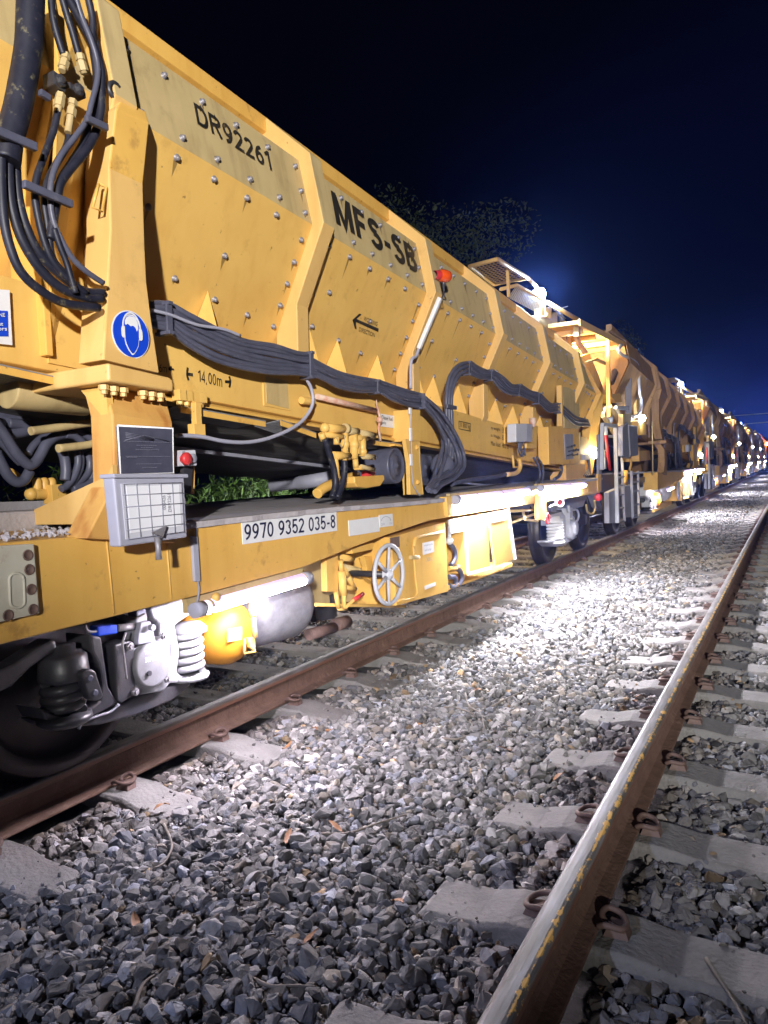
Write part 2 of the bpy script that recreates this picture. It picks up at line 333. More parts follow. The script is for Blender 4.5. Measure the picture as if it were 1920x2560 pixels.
def text(s, bl, br, tl, mat, parent, bold=0.0, name='lettering', align='LEFT', spacing=1.0):
    """lettering laid into the parallelogram bl-br-tl, as a flat mesh a little proud of its surface"""
    cu = bpy.data.curves.new('t', 'FONT'); cu.body = s; cu.size = 1; cu.align_x = align; cu.offset = bold; cu.space_character = spacing; cu.resolution_u = 3
    ob = bpy.data.objects.new('t', cu); COL.objects.link(ob)
    bpy.context.view_layer.update()
    me = bpy.data.meshes.new_from_object(ob.evaluated_get(bpy.context.evaluated_depsgraph_get()))
    bpy.data.objects.remove(ob); bpy.data.curves.remove(cu)
    co = np.zeros(len(me.vertices) * 3); me.vertices.foreach_get('co', co); co = co.reshape(-1, 3)
    mn, mxx = co.min(0), co.max(0)
    bl, br, tl = Vector(bl), Vector(br), Vector(tl); ex = br - bl; ey = tl - bl; nn = ex.cross(ey).normalized() * 0.002
    mb = MB()
    vs = [bl + ex * ((x - mn[0]) / (mxx[0] - mn[0])) + ey * ((y - mn[1]) / (mxx[1] - mn[1])) + nn for x, y, z in co]
    mb.add(vs, [list(p.vertices) for p in me.polygons])
    bpy.data.meshes.remove(me)
    return mb.build(name, mat, parent)

def _arc(cx, cy, rx, ry, a0, a1, n=10): return [(cx + rx * math.cos(math.radians(a0 + (a1 - a0) * i / n)), cy + ry * math.sin(math.radians(a0 + (a1 - a0) * i / n))) for i in range(n + 1)]
def glyph(ch, w):
    l, b, t = w / 2, w / 2, 1 - w / 2; Wd = {'M': .78, '1': .36, '-': .36, ',': .22, ' ': .26, 'D': .66, 'R': .64, 'B': .62, 'F': .56, 'S': .62, 'm': .82}.get(ch, .55); r = Wd - w / 2; c = (l + r) / 2; h = (r - l) / 2
    G = {'D': [[(l, b), (l, t), (c, t)] + _arc(c, .5, h, .5 - w / 2, 90, -90) + [(l, b)]],
         'R': [[(l, 0), (l, t), (c + .04, t)] + _arc(c + .04, .74, h - .04, t - .74, 90, -90) + [(l, .48)], [(c, .48), (r - .01, 0)]],
         'B': [[(l, b), (l, t), (c, t)] + _arc(c, .755, h - .03, t - .755, 90, -90) + [(l, .51)], [(c, .51)] + _arc(c, (.51 + b) / 2, h, (.51 - b) / 2, 90, -90) + [(l, b)]],
         'F': [[(l, 0), (l, t), (r + w * .3, t)], [(l, .5), (r, .5)]],
         'M': [[(l, 0), (l, 1)], [(l + .02, 1 - w * .4), (Wd / 2, w * .3), (Wd - l - .02, 1 - w * .4)], [(Wd - l, 1), (Wd - l, 0)]],
         'S': [_arc(c, .74, h * .95, t - .74, 20, 270, 14) + _arc(c, (.5 + b) / 2 - .005, h, (.5 - b) / 2, 90, -160, 14)],
         '-': [[(.03, .4), (Wd - .03, .4)]], ',': [[(l, b), (l - .02, -.14)]], ' ': [],
         '0': [_arc(c, .5, h, .5 - w / 2, 90, 450, 20)], '8': [_arc(c, .75, h * .88, t - .75, 90, 450, 16), _arc(c, (.52 + b) / 2, h, (.52 - b) / 2, 90, 450, 16)],
         '1': [[(l * .4, .74), (Wd - w * .6, .97 - w * .3)], [(Wd - w / 2, 1), (Wd - w / 2, 0)]],
         '2': [_arc(c, .71, h, t - .71, 165, -30, 12) + [(l, b), (r + w * .4, b)]],
         '3': [_arc(c - .02, .74, h * .92, t - .74, 160, -80, 12), _arc(c - .02, (.52 + b) / 2, h, (.52 - b) / 2, 80, -165, 12)],
         '4': [[(r + w * .4, .25), (l, .25), (r - w * .6, .97), (r - w * .6, 0)]],
         '5': [[(r, t), (l + .05, t), (l + .01, .48)] + _arc(c - .01, .33, h, .33 - b, 140, -160, 14)], '7': [[(0, t), (r, t), (c - .05, 0)]],
         '6': [_arc(c, .33, h, .33 - b, 90, 450, 16), _arc(r, .36, r - l, t - .36, 180, 95, 10)], '9': [_arc(c, .67, h, t - .67, 90, 450, 16), _arc(l, .64, r - l, .64 - b, 0, -85, 10)],
         'm': [[(l, 0), (l, .72)], _arc((l + Wd / 2) / 2, .5, (Wd / 2 - l) / 2, .72 - w / 2 - .5, 180, 0, 8) + [(Wd / 2, 0)], _arc((r + Wd / 2) / 2, .5, (r - Wd / 2) / 2, .72 - w / 2 - .5, 180, 0, 8) + [(r, 0)]]}
    return G[ch], Wd
def letters(s, bl, br, tl, mat, parent, w=.13, gap=.12, name='lettering'):
    bl, br, tl = Vector(bl), Vector(br), Vector(tl); x = 0; items = []
    for ch in s:
        g, wd = glyph(ch, w); items += [(x, p) for p in g]; x += wd + gap
    tot = x - gap; ex = (br - bl) / tot; ey = tl - bl; nn = ex.cross(ey).normalized(); m = MB(); lay = 0
    for x0, P in items:
        lay += 1; n = len(P); P = [np.array(p) for p in P]; L_, R_ = [], []
        closed = n > 3 and np.linalg.norm(P[0] - P[-1]) < 1e-6
        for i in range(n):
            a = P[i] - P[i - 1] if i else (P[0] - P[-2] if closed else P[1] - P[0]); b = P[i + 1] - P[i] if i < n - 1 else (P[1] - P[0] if closed else P[-1] - P[-2])
            a = a / max(np.linalg.norm(a), 1e-9); b = b / max(np.linalg.norm(b), 1e-9); d = a + b; d = d / max(np.linalg.norm(d), 1e-6); q = np.array((-d[1], d[0])); k = w / 2 / max(.45, abs(float(np.dot(q, np.array((-a[1], a[0]))))))
            L_.append(P[i] + q * k); R_.append(P[i] - q * k)
        f = lambda p: bl + ex * (x0 + p[0]) + ey * p[1] + nn * (.0018 + .0002 * (lay % 6))
        m.add([f(p) for p in L_] + [f(p) for p in R_], [(n + i, n + i + 1, i + 1, i) for i in range(n - 1)])
    return m.build(name, mat, parent)

# ================================================================ SETTING: ground, ballast, rails, sleepers
T1, T2 = -3.60, 0.15                      # track centres
R1 = (-2.845, -4.355); R2 = (-0.603, 0.903)
mb = MB(); mb.add([(-150, -60, -0.32), (150, -60, -0.32), (150, 500, -0.32), (-150, 500, -0.32)], [(0, 1, 2, 3)])
tag(mb.build('ground', 'ground'), kind='structure')

def bed_z(x, y):
    """top of the ballast bed"""
    z = np.full_like(x, -0.222)
    six = np.exp(-((x + 1.75) / 0.45) ** 2); z = z + 0.03 * six
    z = z + 0.012 * np.sin(x * 3.1 + y * 1.7) * np.sin(y * 2.3 - x)
    z = np.where(x < -5.0, z - (-5.0 - x) * 0.25, z); z = np.where(x > 1.7, z - (x - 1.7) * 0.25, z)
    return z
xs = np.linspace(-6, 2.8, 90); ys = np.concatenate([np.linspace(-1, 12, 200), np.linspace(12.2, 160, 240)])
gx, gy = np.meshgrid(xs, ys); gz = bed_z(gx, gy) - 0.02 + RNG.normal(0, 0.008, gx.shape)
nx, ny = len(xs), len(ys)
mb = MB(); mb.add(np.stack([gx.ravel(), gy.ravel(), gz.ravel()], 1).tolist(), [(j * nx + i, j * nx + i + 1, (j + 1) * nx + i + 1, (j + 1) * nx + i) for j in range(ny - 1) for i in range(nx - 1)], True)
M['bed'] = paint('ballast_bed', (0.09, 0.085, 0.082), (0.03, 0.028, 0.027), 0.9, 0.95, scale=24, bump=1.0, bscale=30, third=(0.27, 0.25, 0.24), tamt=0.6, tscale=30)
tag(mb.build('ballast_bed', 'bed'), kind='structure')

# ---- stones: real angular stones scattered over the bed, one stuff object
def stone_variants(n):
    import bmesh
    out = []
    for k in range(n):
        bm = bmesh.new(); m = random.randint(11, 16)
        for i in range(m):
            d = Vector((random.gauss(0, 1), random.gauss(0, 1), random.gauss(0, 1))).normalized()
            bm.verts.new((d.x * random.uniform(.75, 1.1), d.y * random.uniform(.6, 1.0), d.z * random.uniform(.45, .85)))
        r = bmesh.ops.convex_hull(bm, input=bm.verts)
        bmesh.ops.delete(bm, geom=[g for g in bm.verts if not g.link_faces], context='VERTS')
        bm.verts.index_update(); bm.faces.ensure_lookup_table()
        out.append((np.array([v.co[:] for v in bm.verts]), np.array([[v.index for v in f.verts] for f in bm.faces if len(f.verts) == 3])))
        bm.free()
    return out
def rot_mats(n):
    q = RNG.normal(size=(n, 4)); q /= np.linalg.norm(q, axis=1)[:, None]; w, x, y, z = q.T
    return np.stack([1 - 2 * (y * y + z * z), 2 * (x * y - w * z), 2 * (x * z + w * y), 2 * (x * y + w * z), 1 - 2 * (x * x + z * z), 2 * (y * z - w * x),
                     2 * (x * z - w * y), 2 * (y * z + w * x), 1 - 2 * (x * x + y * y)], 1).reshape(n, 3, 3)
def scatter(x0, x1, y0, y1, dens, rmin, rmax, lift=0.25):
    n = int((x1 - x0) * (y1 - y0) * dens)
    x = RNG.uniform(x0, x1, n); y = RNG.uniform(y0, y1, n); r = rmin + (rmax - rmin) * RNG.beta(1.6, 3.0, n)
    z = bed_z(x, y) + r * RNG.uniform(-0.5, 0.9, n) * lift * 2
    return np.stack([x, y, z, r], 1)
parts = [scatter(-3.0, -0.3, 0.75, 5.0, 1200, .013, .052), scatter(-3.0, -0.3, 1.2, 5.0, 1500, .006, .02, .1), scatter(-2.9, -0.5, 5.0, 9.5, 800, .017, .058), scatter(-2.9, -0.5, 9.5, 20, 600, .02, .05),
         scatter(-0.5, 1.5, 0.75, 4.6, 1200, .013, .052), scatter(-0.5, 1.5, 0.9, 4.6, 900, .006, .02, .1), scatter(-0.5, 1.8, 4.6, 10, 700, .017, .046), scatter(-2.9, 1.0, 20, 45, 140, .03, .06),
         scatter(-4.6, -2.9, 1.0, 9, 700, .017, .045), scatter(-4.6, -2.9, 9, 18, 250, .02, .05)]
S = np.concatenate(parts)
# keep the sleepers and rails clear
SP = 0.66; PH1 = 2.30; PH2 = 2.165
def keep(S):
    x, y, z, r = S.T; k = np.ones(len(S), bool)
    for tcx, ph in ((T1, PH1), (T2, PH2)):
        dy = np.abs((y - ph + SP / 2) % SP - SP / 2); on = (np.abs(x - tcx) < 1.25) & (dy < 0.10 + RNG.normal(0, .012, len(S)))
        k &= ~(on & (RNG.random(len(S)) > 0.06))
        k &= ~((np.abs(x - tcx) < 1.25) & (dy < 0.135) & (z + r > -0.178))
    for rx in (*R1, *R2): k &= np.abs(x - rx) > 0.085 + r * 0.6
    return k
S = S[keep(S)]
on_slp = (np.abs(S[:, 0] - T1) < 1.25) & (np.abs((S[:, 1] - PH1 + SP / 2) % SP - SP / 2) < 0.105) | (np.abs(S[:, 0] - T2) < 1.25) & (np.abs((S[:, 1] - PH2 + SP / 2) % SP - SP / 2) < 0.105)
S[on_slp, 2] = -0.19; S[on_slp, 3] *= 0.55
N = len(S); vrs = stone_variants(36); RM = rot_mats(N)
def chip(pv, pf, amp):
    pv = list(map(np.array, pv)); ed = {}; nf = []
    def mid(a, b):
        k = (min(a, b), max(a, b))
        if k not in ed: ed[k] = len(pv); m = (pv[a] + pv[b]) / 2; pv.append(m * (1 + random.uniform(-.01, amp)) + RNG.normal(0, amp * .25, 3))
        return ed[k]
    for a, b, c in pf.tolist():
        x, y, z = mid(a, b), mid(b, c), mid(c, a); nf += [(a, x, z), (x, b, y), (z, y, c), (x, y, z)]
    return np.array(pv), np.array(nf)
vrs = vrs + [chip(*chip(v, f, .13), .05) for v, f in vrs[:30]]
near_ = (S[:, 1] < 3.9) & (S[:, 3] > .014)
pick = np.where(near_, RNG.integers(36, len(vrs), N), RNG.integers(0, 36, N))
tone = (0.165 * np.exp(RNG.normal(0, .42, N))).clip(0.04, 0.40)
warm = RNG.random(N); colr = np.stack([tone * 1.03, tone, tone * 0.98], 1)
colr[warm > 0.90] *= np.array([1.12, 1.03, 0.9]); colr[warm > 0.988] *= np.array([1.5, 1.2, 0.85]); colr[warm < 0.14] *= np.array([0.92, 0.98, 1.12])
_dr = np.min(np.abs(S[:, 0:1] - np.array([*R1, *R2])[None]), axis=1); _k = np.exp(-(_dr / .2) ** 2)[:, None]
colr = colr * (1 - _k * .55 * (1 - np.array([1.05, .82, .68])))
vv, ff, cc = [], [], []; base = 0
for k, (pv, pf) in enumerate(vrs):
    idx = np.where(pick == k)[0]
    if not len(idx): continue
    w = np.einsum('nij,vj->nvi', RM[idx], pv)
    w[:, :, 2] *= 0.85
    w = w * S[idx, 3][:, None, None] + S[idx, :3][:, None, :]
    m = len(pv); vv.append(w.reshape(-1, 3))
    ff.append((pf[None] + (np.arange(len(idx)) * m)[:, None, None] + base).reshape(-1, 3)); base += m * len(idx)
    cc.append(np.repeat(colr[idx], m, 0))
vv = np.concatenate(vv); ff = np.concatenate(ff); cc = np.concatenate(cc)
me = bpy.data.meshes.new('ballast'); me.vertices.add(len(vv)); me.vertices.foreach_set('co', vv.ravel().astype(np.float32))
me.loops.add(ff.size); me.loops.foreach_set('vertex_index', ff.ravel().astype(np.int32))
me.polygons.add(len(ff)); me.polygons.foreach_set('loop_start', np.arange(0, ff.size, 3, dtype=np.int32)); me.polygons.foreach_set('loop_total', np.full(len(ff), 3, np.int32))
me.update(calc_edges=True); me.polygons.foreach_set('use_smooth', np.zeros(len(ff), bool))
ca = me.attributes.new('tone', 'FLOAT_COLOR', 'POINT'); ca.data.foreach_set('color', np.concatenate([cc, np.ones((len(cc), 1))], 1).ravel().astype(np.float32))
me.materials.append(M['stone']); bo = bpy.data.objects.new('ballast', me); COL.objects.link(bo); tag(bo, kind='stuff')
bo['label'] = 'grey crushed stone ballast between and under the tracks'; bo['category'] = 'ballast'

# ---- rails
def rail(x, label, headmat, y0=-3, y1=170):
    half = [(0.0, 0.0), (0.018, -0.0008), (0.027, -0.0035), (0.033, -0.009), (0.0355, -0.017), (0.0365, -0.036), (0.030, -0.042), (0.0095, -0.052), (0.0085, -0.10), (0.013, -0.124), (0.03, -0.139), (0.072, -0.148), (0.075, -0.150), (0.075, -0.159)]
    prof = half + [(-a, b) for a, b in reversed(half[1:])]
    r = thing('rail', label, 'rail', (x, 0, 0))
    n = len(prof); h = MB(); w = MB()
    ring = [(x + a, b) for a, b in prof]
    def strip(m, ia, ib):
        for i in range(ia, ib):
            (xa, za), (xb, zb) = ring[i % n], ring[(i + 1) % n]
            m.add([(xa, y0, za), (xb, y0, zb), (xb, y1, zb), (xa, y1, za)], [(0, 3, 2, 1)], True)
    strip(h, 0, 5); strip(h, n - 5, n); strip(w, 5, n - 5)
    w.add([(a, y0, b) for a, b in ring], [tuple(range(n))])
    h.build('rail_head', headmat, r); w.build('rail_web', 'rust', r)
    return r
rail(R1[0], 'rusty rail under the wheels on the near side of the yellow train', 'head')
rail(R1[1], 'rail under the far side of the yellow train', 'head')
rail(R2[0], 'rail with yellow paint flecks on its polished head in the right foreground', 'headfleck')
rail(R2[1], 'right hand rail of the empty track, beyond the flecked rail', 'head')

# ---- sleepers with rail clips
def sleeper_mesh(name, cx, y):
    m = MB(); prof = [(-1.25, -.215), (-1.225, -.196), (-1.05, -.192), (-.95, -.167), (-.58, -.167), (-.47, -.185), (0, -.192), (.47, -.185), (.58, -.167), (.95, -.167), (1.05, -.192), (1.225, -.196), (1.25, -.215)]
    wt, wb = 0.1, 0.13; vs = []
    for a, z in prof: vs += [(cx + a, y - wb, -.40), (cx + a, y - wt - .012, z - .014), (cx + a, y - wt, z), (cx + a, y + wt, z), (cx + a, y + wt + .012, z - .014), (cx + a, y + wb, -.40)]
    k = len(prof); fs = [(i * 6 + j, i * 6 + j + 1, i * 6 + 7 + j, i * 6 + 6 + j) for i in range(k - 1) for j in range(5)] + [tuple(range(5, -1, -1)), tuple((k - 1) * 6 + j for j in range(6))]
    return m.add(vs, fs)
def clip_mb(x, y, s):
    m = MB()
    p = [V(x + s * .075, y - .05, -.137), V(x + s * .10, y - .055, -.125), V(x + s * .14, y - .05, -.128), V(x + s * .15, y - .01, -.135), V(x + s * .13, y + .03, -.13), V(x + s * .09, y + .035, -.122),
         V(x + s * .075, y + .01, -.128), V(x + s * .09, y - .015, -.138), V(x + s * .13, y - .015, -.15)]
    m.tube(smooth_path(p, 5), .0095, 7)
    m.prism([V(x + s * .088, y - .045, -.166), V(x + s * .16, y - .04, -.166), V(x + s * .15, y - .03, -.145), V(x + s * .10, y - .035, -.137)], (0, .05, 0))
    return m
def sleepers(cx, ph, rails, n0, n1, label, group):
    root0 = None; clip0 = []
    for k in range(n0, n1):
        y = ph + SP * k; jit = random.uniform(-.012, .012)
        if root0 is None:
            root0 = thing('sleeper', label, 'sleeper', (cx, y, -.2), group)
            sleeper_mesh('s', cx, y).build('sleeper_body', 'concrete', root0, 0.004)
            for rx in rails:
                for s in (1, -1): clip_mb(rx, y, s).build('rail_clip', 'clip', root0)
            kids = list(root0.children); continue
        r = root0.copy(); COL.objects.link(r); r.location = (cx + random.uniform(-.012, .012), y, -.2); r.rotation_euler = (0, 0, random.uniform(-.006, .006))
        for ch in kids:
            if ch.name.startswith('rail_clip') and y > 24: continue
            c = ch.copy(); COL.objects.link(c); c.parent = r
sleepers(T1, PH1, R1, -2, 70, 'concrete sleeper in the ballast under the yellow train', 'sleepers under the train')
sleepers(T2, PH2, R2, -2, 70, 'concrete sleeper of the empty track under the flecked rail', 'sleepers of the empty track')

# ================================================================ THE NEAR HOPPER WAGON
W = thing('hopper_wagon', 'nearest hopper wagon, bright yellow and clean, with black lettering and grey hose bundles', 'hopper wagon', (-3.6, 1.5, 0.0), 'hopper wagons of the train')
XS = -2.22; SL = -0.065
def hz(z, y): return z + SL * (y - 3.43)
def hp(x, z, y): return V(x, y, hz(z, y))
RO = [(-2.575, 3.275), (-2.29, 3.01), (-2.22, 2.62), (-2.425, 2.21)]        # outer line of the ribs (x, z at y=3.43)
PN = [(-2.66, 3.21), (-2.365, 2.985), (-2.295, 2.62), (-2.665, 1.88)]       # line of the side panels
RY = [2.02, 3.425, 4.86, 6.26, 7.68, 9.12, 10.02]                           # near faces of the ribs
RW = 0.112
def copyable(o): o['far'] = 1; return o
# closed body behind the panels: far side, floor, end walls
mb = MB(); A = [(-2.68, 3.19), (-2.40, 2.97), (-2.33, 2.61), (-2.70, 1.86), (-3.2, 1.62), (-4.0, 1.62), (-4.5, 1.86), (-4.87, 2.61), (-4.8, 2.97), (-4.52, 3.19)]
mb.prism([hp(x, z, -0.6) for x, z in A], hp(0, 0, 9.9) - hp(0, 0, -0.6)); copyable(mb.build('hopper_body', 'tan', W))
# side panels
PY = [-0.6] + [0.5 * 0 + y + RW * 0.5 for y in RY]
panels = []
for i in range(7):
    y0, y1 = PY[i], PY[i + 1] if i < 6 else 10.05
    if i == 0: y0, y1 = -0.6, RY[0] + .05
    else: y0, y1 = RY[i - 1] + .05, RY[i] + .05
    mb = MB(); y1t = y1 if i < 6 else 9.3
    pts = [[hp(x, z, yy) for x, z in PN] for yy in (y0, y1)]
    if i == 6:
        pts[1][0] = hp(*PN[0], 9.35); pts[1][1] = hp(*PN[1], 9.55)
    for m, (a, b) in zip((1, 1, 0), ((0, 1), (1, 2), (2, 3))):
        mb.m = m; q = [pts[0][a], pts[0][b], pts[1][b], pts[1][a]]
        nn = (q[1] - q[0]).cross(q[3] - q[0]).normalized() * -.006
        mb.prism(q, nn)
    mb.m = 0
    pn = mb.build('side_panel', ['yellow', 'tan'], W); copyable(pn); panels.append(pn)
# top coaming
mb = MB(); y0, y1 = -0.6, 9.22
mb.prism([hp(-2.585, 3.285, y0), hp(-2.575, 3.275, y0), hp(-2.575, 3.195, y0), hp(-2.67, 3.16, y0), hp(-2.67, 3.285, y0)], hp(0, 0, y1) - hp(0, 0, y0))
copyable(mb.build('coaming', 'orange', W, 0.004))
mb = MB(); mb.prism([hp(-4.63, 3.285, y0), hp(-4.55, 3.285, y0), hp(-4.55, 3.16, y0), hp(-4.63, 3.16, y0)], hp(0, 0, y1) - hp(0, 0, y0)); copyable(mb.build('coaming', 'orange', W))
# ribs
def rib(y, low=True, trim=None):
    outer = RO + [(-2.435, 1.90), (-2.50, 1.80)]
    inner = [(-2.58, 1.80), (-2.58, 2.05), (-2.36, 2.58), (-2.43, 2.95), (-2.66, 3.14)]
    mb = MB(); P = outer + inner
    # near face, far face, rim strips; the grimy upper outer faces keep their own paint
    pa = [hp(x, z, y) for x, z in P]; pb = [hp(x, z, y + RW) for x, z in P]; n = len(P); o = pa + pb
    f = [tuple(range(n - 1, -1, -1)), tuple(range(n, 2 * n))] + [(i, (i + 1) % n, (i + 1) % n + n, i + n) for i in range(n)]
    mb.add(o, f)
    for k in range(len(f)): mb.mi[k] = 1 if k in (2, 3) else 0
    return copyable(mb.build('rib', ['pale', 'tan'], W, 0.006))
for y in RY[:6]: rib(y)
# sloped end beams of the hopper at its low end
mb = MB()
mb.prism([hp(-2.53, 3.26, 9.2), hp(-2.22, 2.62, 10.02), hp(-2.25, 2.55, 10.16), hp(-2.56, 3.22, 9.34)], (-.07, 0, 0)); copyable(mb.build('end_beam', 'pale', W, .004))
mb = MB(); mb.prism([hp(-2.22, 2.62, 10.02), hp(-2.425, 2.21, 10.02), hp(-2.435, 1.55, 10.02), hp(-2.435, 1.55, 10.28), hp(-2.425, 2.21, 10.28), hp(-2.22, 2.62, 10.16)], (-.07, 0, 0)); copyable(mb.build('end_post', 'yellow', W, .004))
mb = MB(); mb.prism([hp(-2.26, 2.6, 10.10), hp(-2.44, 2.2, 10.2), hp(-2.44, 1.6, 10.2), hp(-4.7, 1.6, 10.2), hp(-4.7, 2.2, 10.2), hp(-4.9, 2.6, 10.1), hp(-4.6, 3.1, 9.4), hp(-2.6, 3.1, 9.4)], (0, -.03, 0)); copyable(mb.build('end_wall', 'tan', W))
# bolts: pattern per panel
def panel_pt(i, u, z):
    ya = RY[i - 1] + RW if i > 0 else -0.6; yb = RY[i]
    y = ya + (yb - ya) * u
    if z >= 2.62: x = -2.295 + (z - 2.62) / (2.985 - 2.62) * (-2.365 + 2.295)
    else: x = -2.295 + (2.62 - z) / (2.62 - 1.88) * (-2.665 + 2.295)
    return hp(x, z, y), (V(1, 0, .19).normalized() if z >= 2.62 else V(1, 0, -.5).normalized())
PAT = [(u, 2.925) for u in (.06, .22, .40, .58, .77, .955)] + [(u, 2.665) for u in (.07, .25, .42, .60, .78, .955)] + [(u, 2.575) for u in (.06, .23, .41, .59, .77)]
PAT += [(.96, z) for z in (2.79, 2.53, 2.42, 2.31, 2.2, 2.09)] + [(.17, 2.36), (.565, 2.31), (.13, 2.16), (.36, 2.14), (.58, 2.115), (.78, 2.10), (.50, 1.945), (.90, 1.95)]
PAT0 = [(.72, 2.52), (.735, 2.26), (.58, 2.6), (.55, 2.25)]
def bolt_into(mb, p, n):
    mb.lathe(p - n * .002, n, [(.0165, 0), (.0165, .0045), (.011, .005), (.0115, .014), (.0095, .0185), (.005, .021), (0, .022)], 10)
rest = MB(); nb = 0; faro = MB()
for i in range(0, 7):
    for u, z in (PAT if i else PAT0):
        if i == 6 and (u > .5 and z > 2.7): continue
        p, nrmv = panel_pt(i, u, z); bolt_into(faro, p, nrmv)
        if nb < 100:
            m = MB(); bolt_into(m, p, nrmv); m.build('bolt', 'bolt', panels[i]); nb += 1
        else: bolt_into(rest, p, nrmv)
tag(rest.build('bolts', 'bolt', W), kind='stuff')
for i in range(1, 7):          # rusty drips and grime below the bolts
    m = MB()
    for u, z in PAT:
        if random.random() < .25 or (i == 6 and u > .5 and z > 2.7): continue
        p, nv = panel_pt(i, u, z); ln = random.uniform(.03, .09) * (2.2 if random.random() < .15 else 1); w = random.uniform(.006, .014)
        dn = (V(-.19, 0, -1) if z < 2.62 else V(.19, 0, -1)); dn = (V(-.447, 0, -.894) if z < 2.62 else V(.19, 0, -.98))
        if z > 2.62: ln = min(ln, max(.03, (z - 2.63)))
        q = p + nv * .0008; e = V(0, 1, 0)
        m.add([q - e * w * 1.3 - dn * .012, q + e * w * 1.3 - dn * .012, q + e * w + dn * .02, q + e * w * .5 + dn * ln * .6, q + dn * ln, q - e * w * .5 + dn * ln * .6, q - e * w + dn * .02], [tuple(range(7))])
    tag(m.build('drip_stains', 'drip', panels[i]), kind='stuff')
# skirt beam below the panels, gussets on it
XK = -2.46
mb = MB(); y0, y1 = -0.6, 10.05
mb.prism([hp(XK, 1.885, y0), hp(XK, 1.575, y0), hp(XK - .03, 1.565, y0), hp(-2.62, 1.60, y0), hp(-2.68, 1.87, y0), hp(-2.66, 1.889, y0)], hp(0, 0, y1) - hp(0, 0, y0))
copyable(mb.build('skirt_beam', 'yellow', W, .004))
mb = MB(); mb.prism([hp(XK - .01, 1.563, y0), hp(XK + .015, 1.548, y0), hp(XK + .015, 1.535, y0), hp(-2.6, 1.545, y0)], hp(0, 0, y1) - hp(0, 0, y0)); copyable(mb.build('skirt_flange', 'orange', W))
for i in range(1, 7):
    ya, yb = RY[i - 1] + RW, RY[i]
    for y in ([ya + .10 * (yb - ya), ya + .33 * (yb - ya), ya + .72 * (yb - ya)] if i > 1 else [ya + .1, ya + .66]):
        mb = MB(); w = .026; top = 2.14
        def pp(z, yy, d=0.0): return hp(-2.295 + (2.62 - z) / .74 * -.37 + d, z, yy)
        a, b, c, e = pp(top, y + w, .004), pp(1.885, y - w * .3, .004), pp(1.885, y + 2.1 * w, .004), hp(XK + .004, 1.888, y + w * .4)
        mb.add([a, b, c, e], [(0, 1, 3), (0, 3, 2), (0, 2, 1), (1, 2, 3)]); copyable(mb.build('gusset', 'yellow', W))

# ---- the heavy support post in front
post = MB()
SEC = [(('c1', 785, 640), ('c1', 945, 722), -2.235), (('c1', 752, 705), ('c1', 968, 800), -2.205), (('c1', 706, 1090), ('c1', 928, 1195), -2.265), (('c1', 717, 1480), ('c1', 940, 1600), -2.265),
       (('c3', 798, 0), ('c3', 1088, 20), -2.26), (('c3', 785, 250), ('c3', 1122, 290), -2.24), (('c3', 765, 590), ('c3', 1182, 690), -2.20)]
vs = []
for a, b, x in SEC:
    p, q = onX(*a, x), onX(*b, x); vs += [p, q, q + V(-.14, 0, 0), p + V(-.14, 0, 0)]
fs = [(0, 3, 2, 1)] + [tuple(i * 4 + np.array(f)) for i in range(len(SEC) - 1) for f in ((0, 1, 5, 4), (1, 2, 6, 5), (2, 3, 7, 6), (3, 0, 4, 7))] + [tuple(24 + np.array((0, 1, 2, 3)))]
post.add(vs, [tuple(int(v) for v in f) for f in fs])
for k in range(len(post.mi)): post.mi[k] = 1 if k in (1, 5, 2, 6) else 0
P0 = copyable(post.build('support_post', ['pale', 'orange'], W, .006))
# flange plate behind the post, running up the hopper side
mb = MB(); mb.prism([hp(-2.56, 3.25, 1.80), hp(-2.30, 3.0, 1.80), hp(-2.25, 2.62, 1.80), hp(-2.42, 2.2, 1.80), hp(-2.42, 1.62, 1.80), hp(-2.60, 1.62, 1.80), hp(-2.60, 2.2, 1.8), hp(-2.40, 2.6, 1.8), hp(-2.5, 3.0, 1.8)], (0, .03, 0)); copyable(mb.build('web_plate', 'orange', W, .004))
mb = MB(); mb.prism([hp(-2.30, 3.0, 1.83), hp(-2.29, 2.62, 1.83), hp(-2.45, 2.2, 1.83), hp(-2.45, 1.6, 1.83), hp(-2.45, 1.6, 2.03), hp(-2.45, 2.2, 2.03), hp(-2.29, 2.62, 2.03), hp(-2.30, 3.0, 2.03)], (-.02, 0, 0)); mb.build('web_plate', 'yellow', W)
m = MB(); m.lathe(onX('c1', 737, 590, -2.24), (1, 0, 0), [(.035, 0), (.035, .012), (.02, .014), (.018, .002), (0, .002)], 16); m.build('grease_port', 'dark', W)
m = MB(); q = [onX('c1', 640, 1190, -2.27), onX('c1', 690, 1215, -2.27), onX('c1', 660, 1370, -2.27), onX('c1', 600, 1345, -2.27)]
m.tube(q + [q[0]], .006, 6); m.build('latch_plate', 'orange', W)
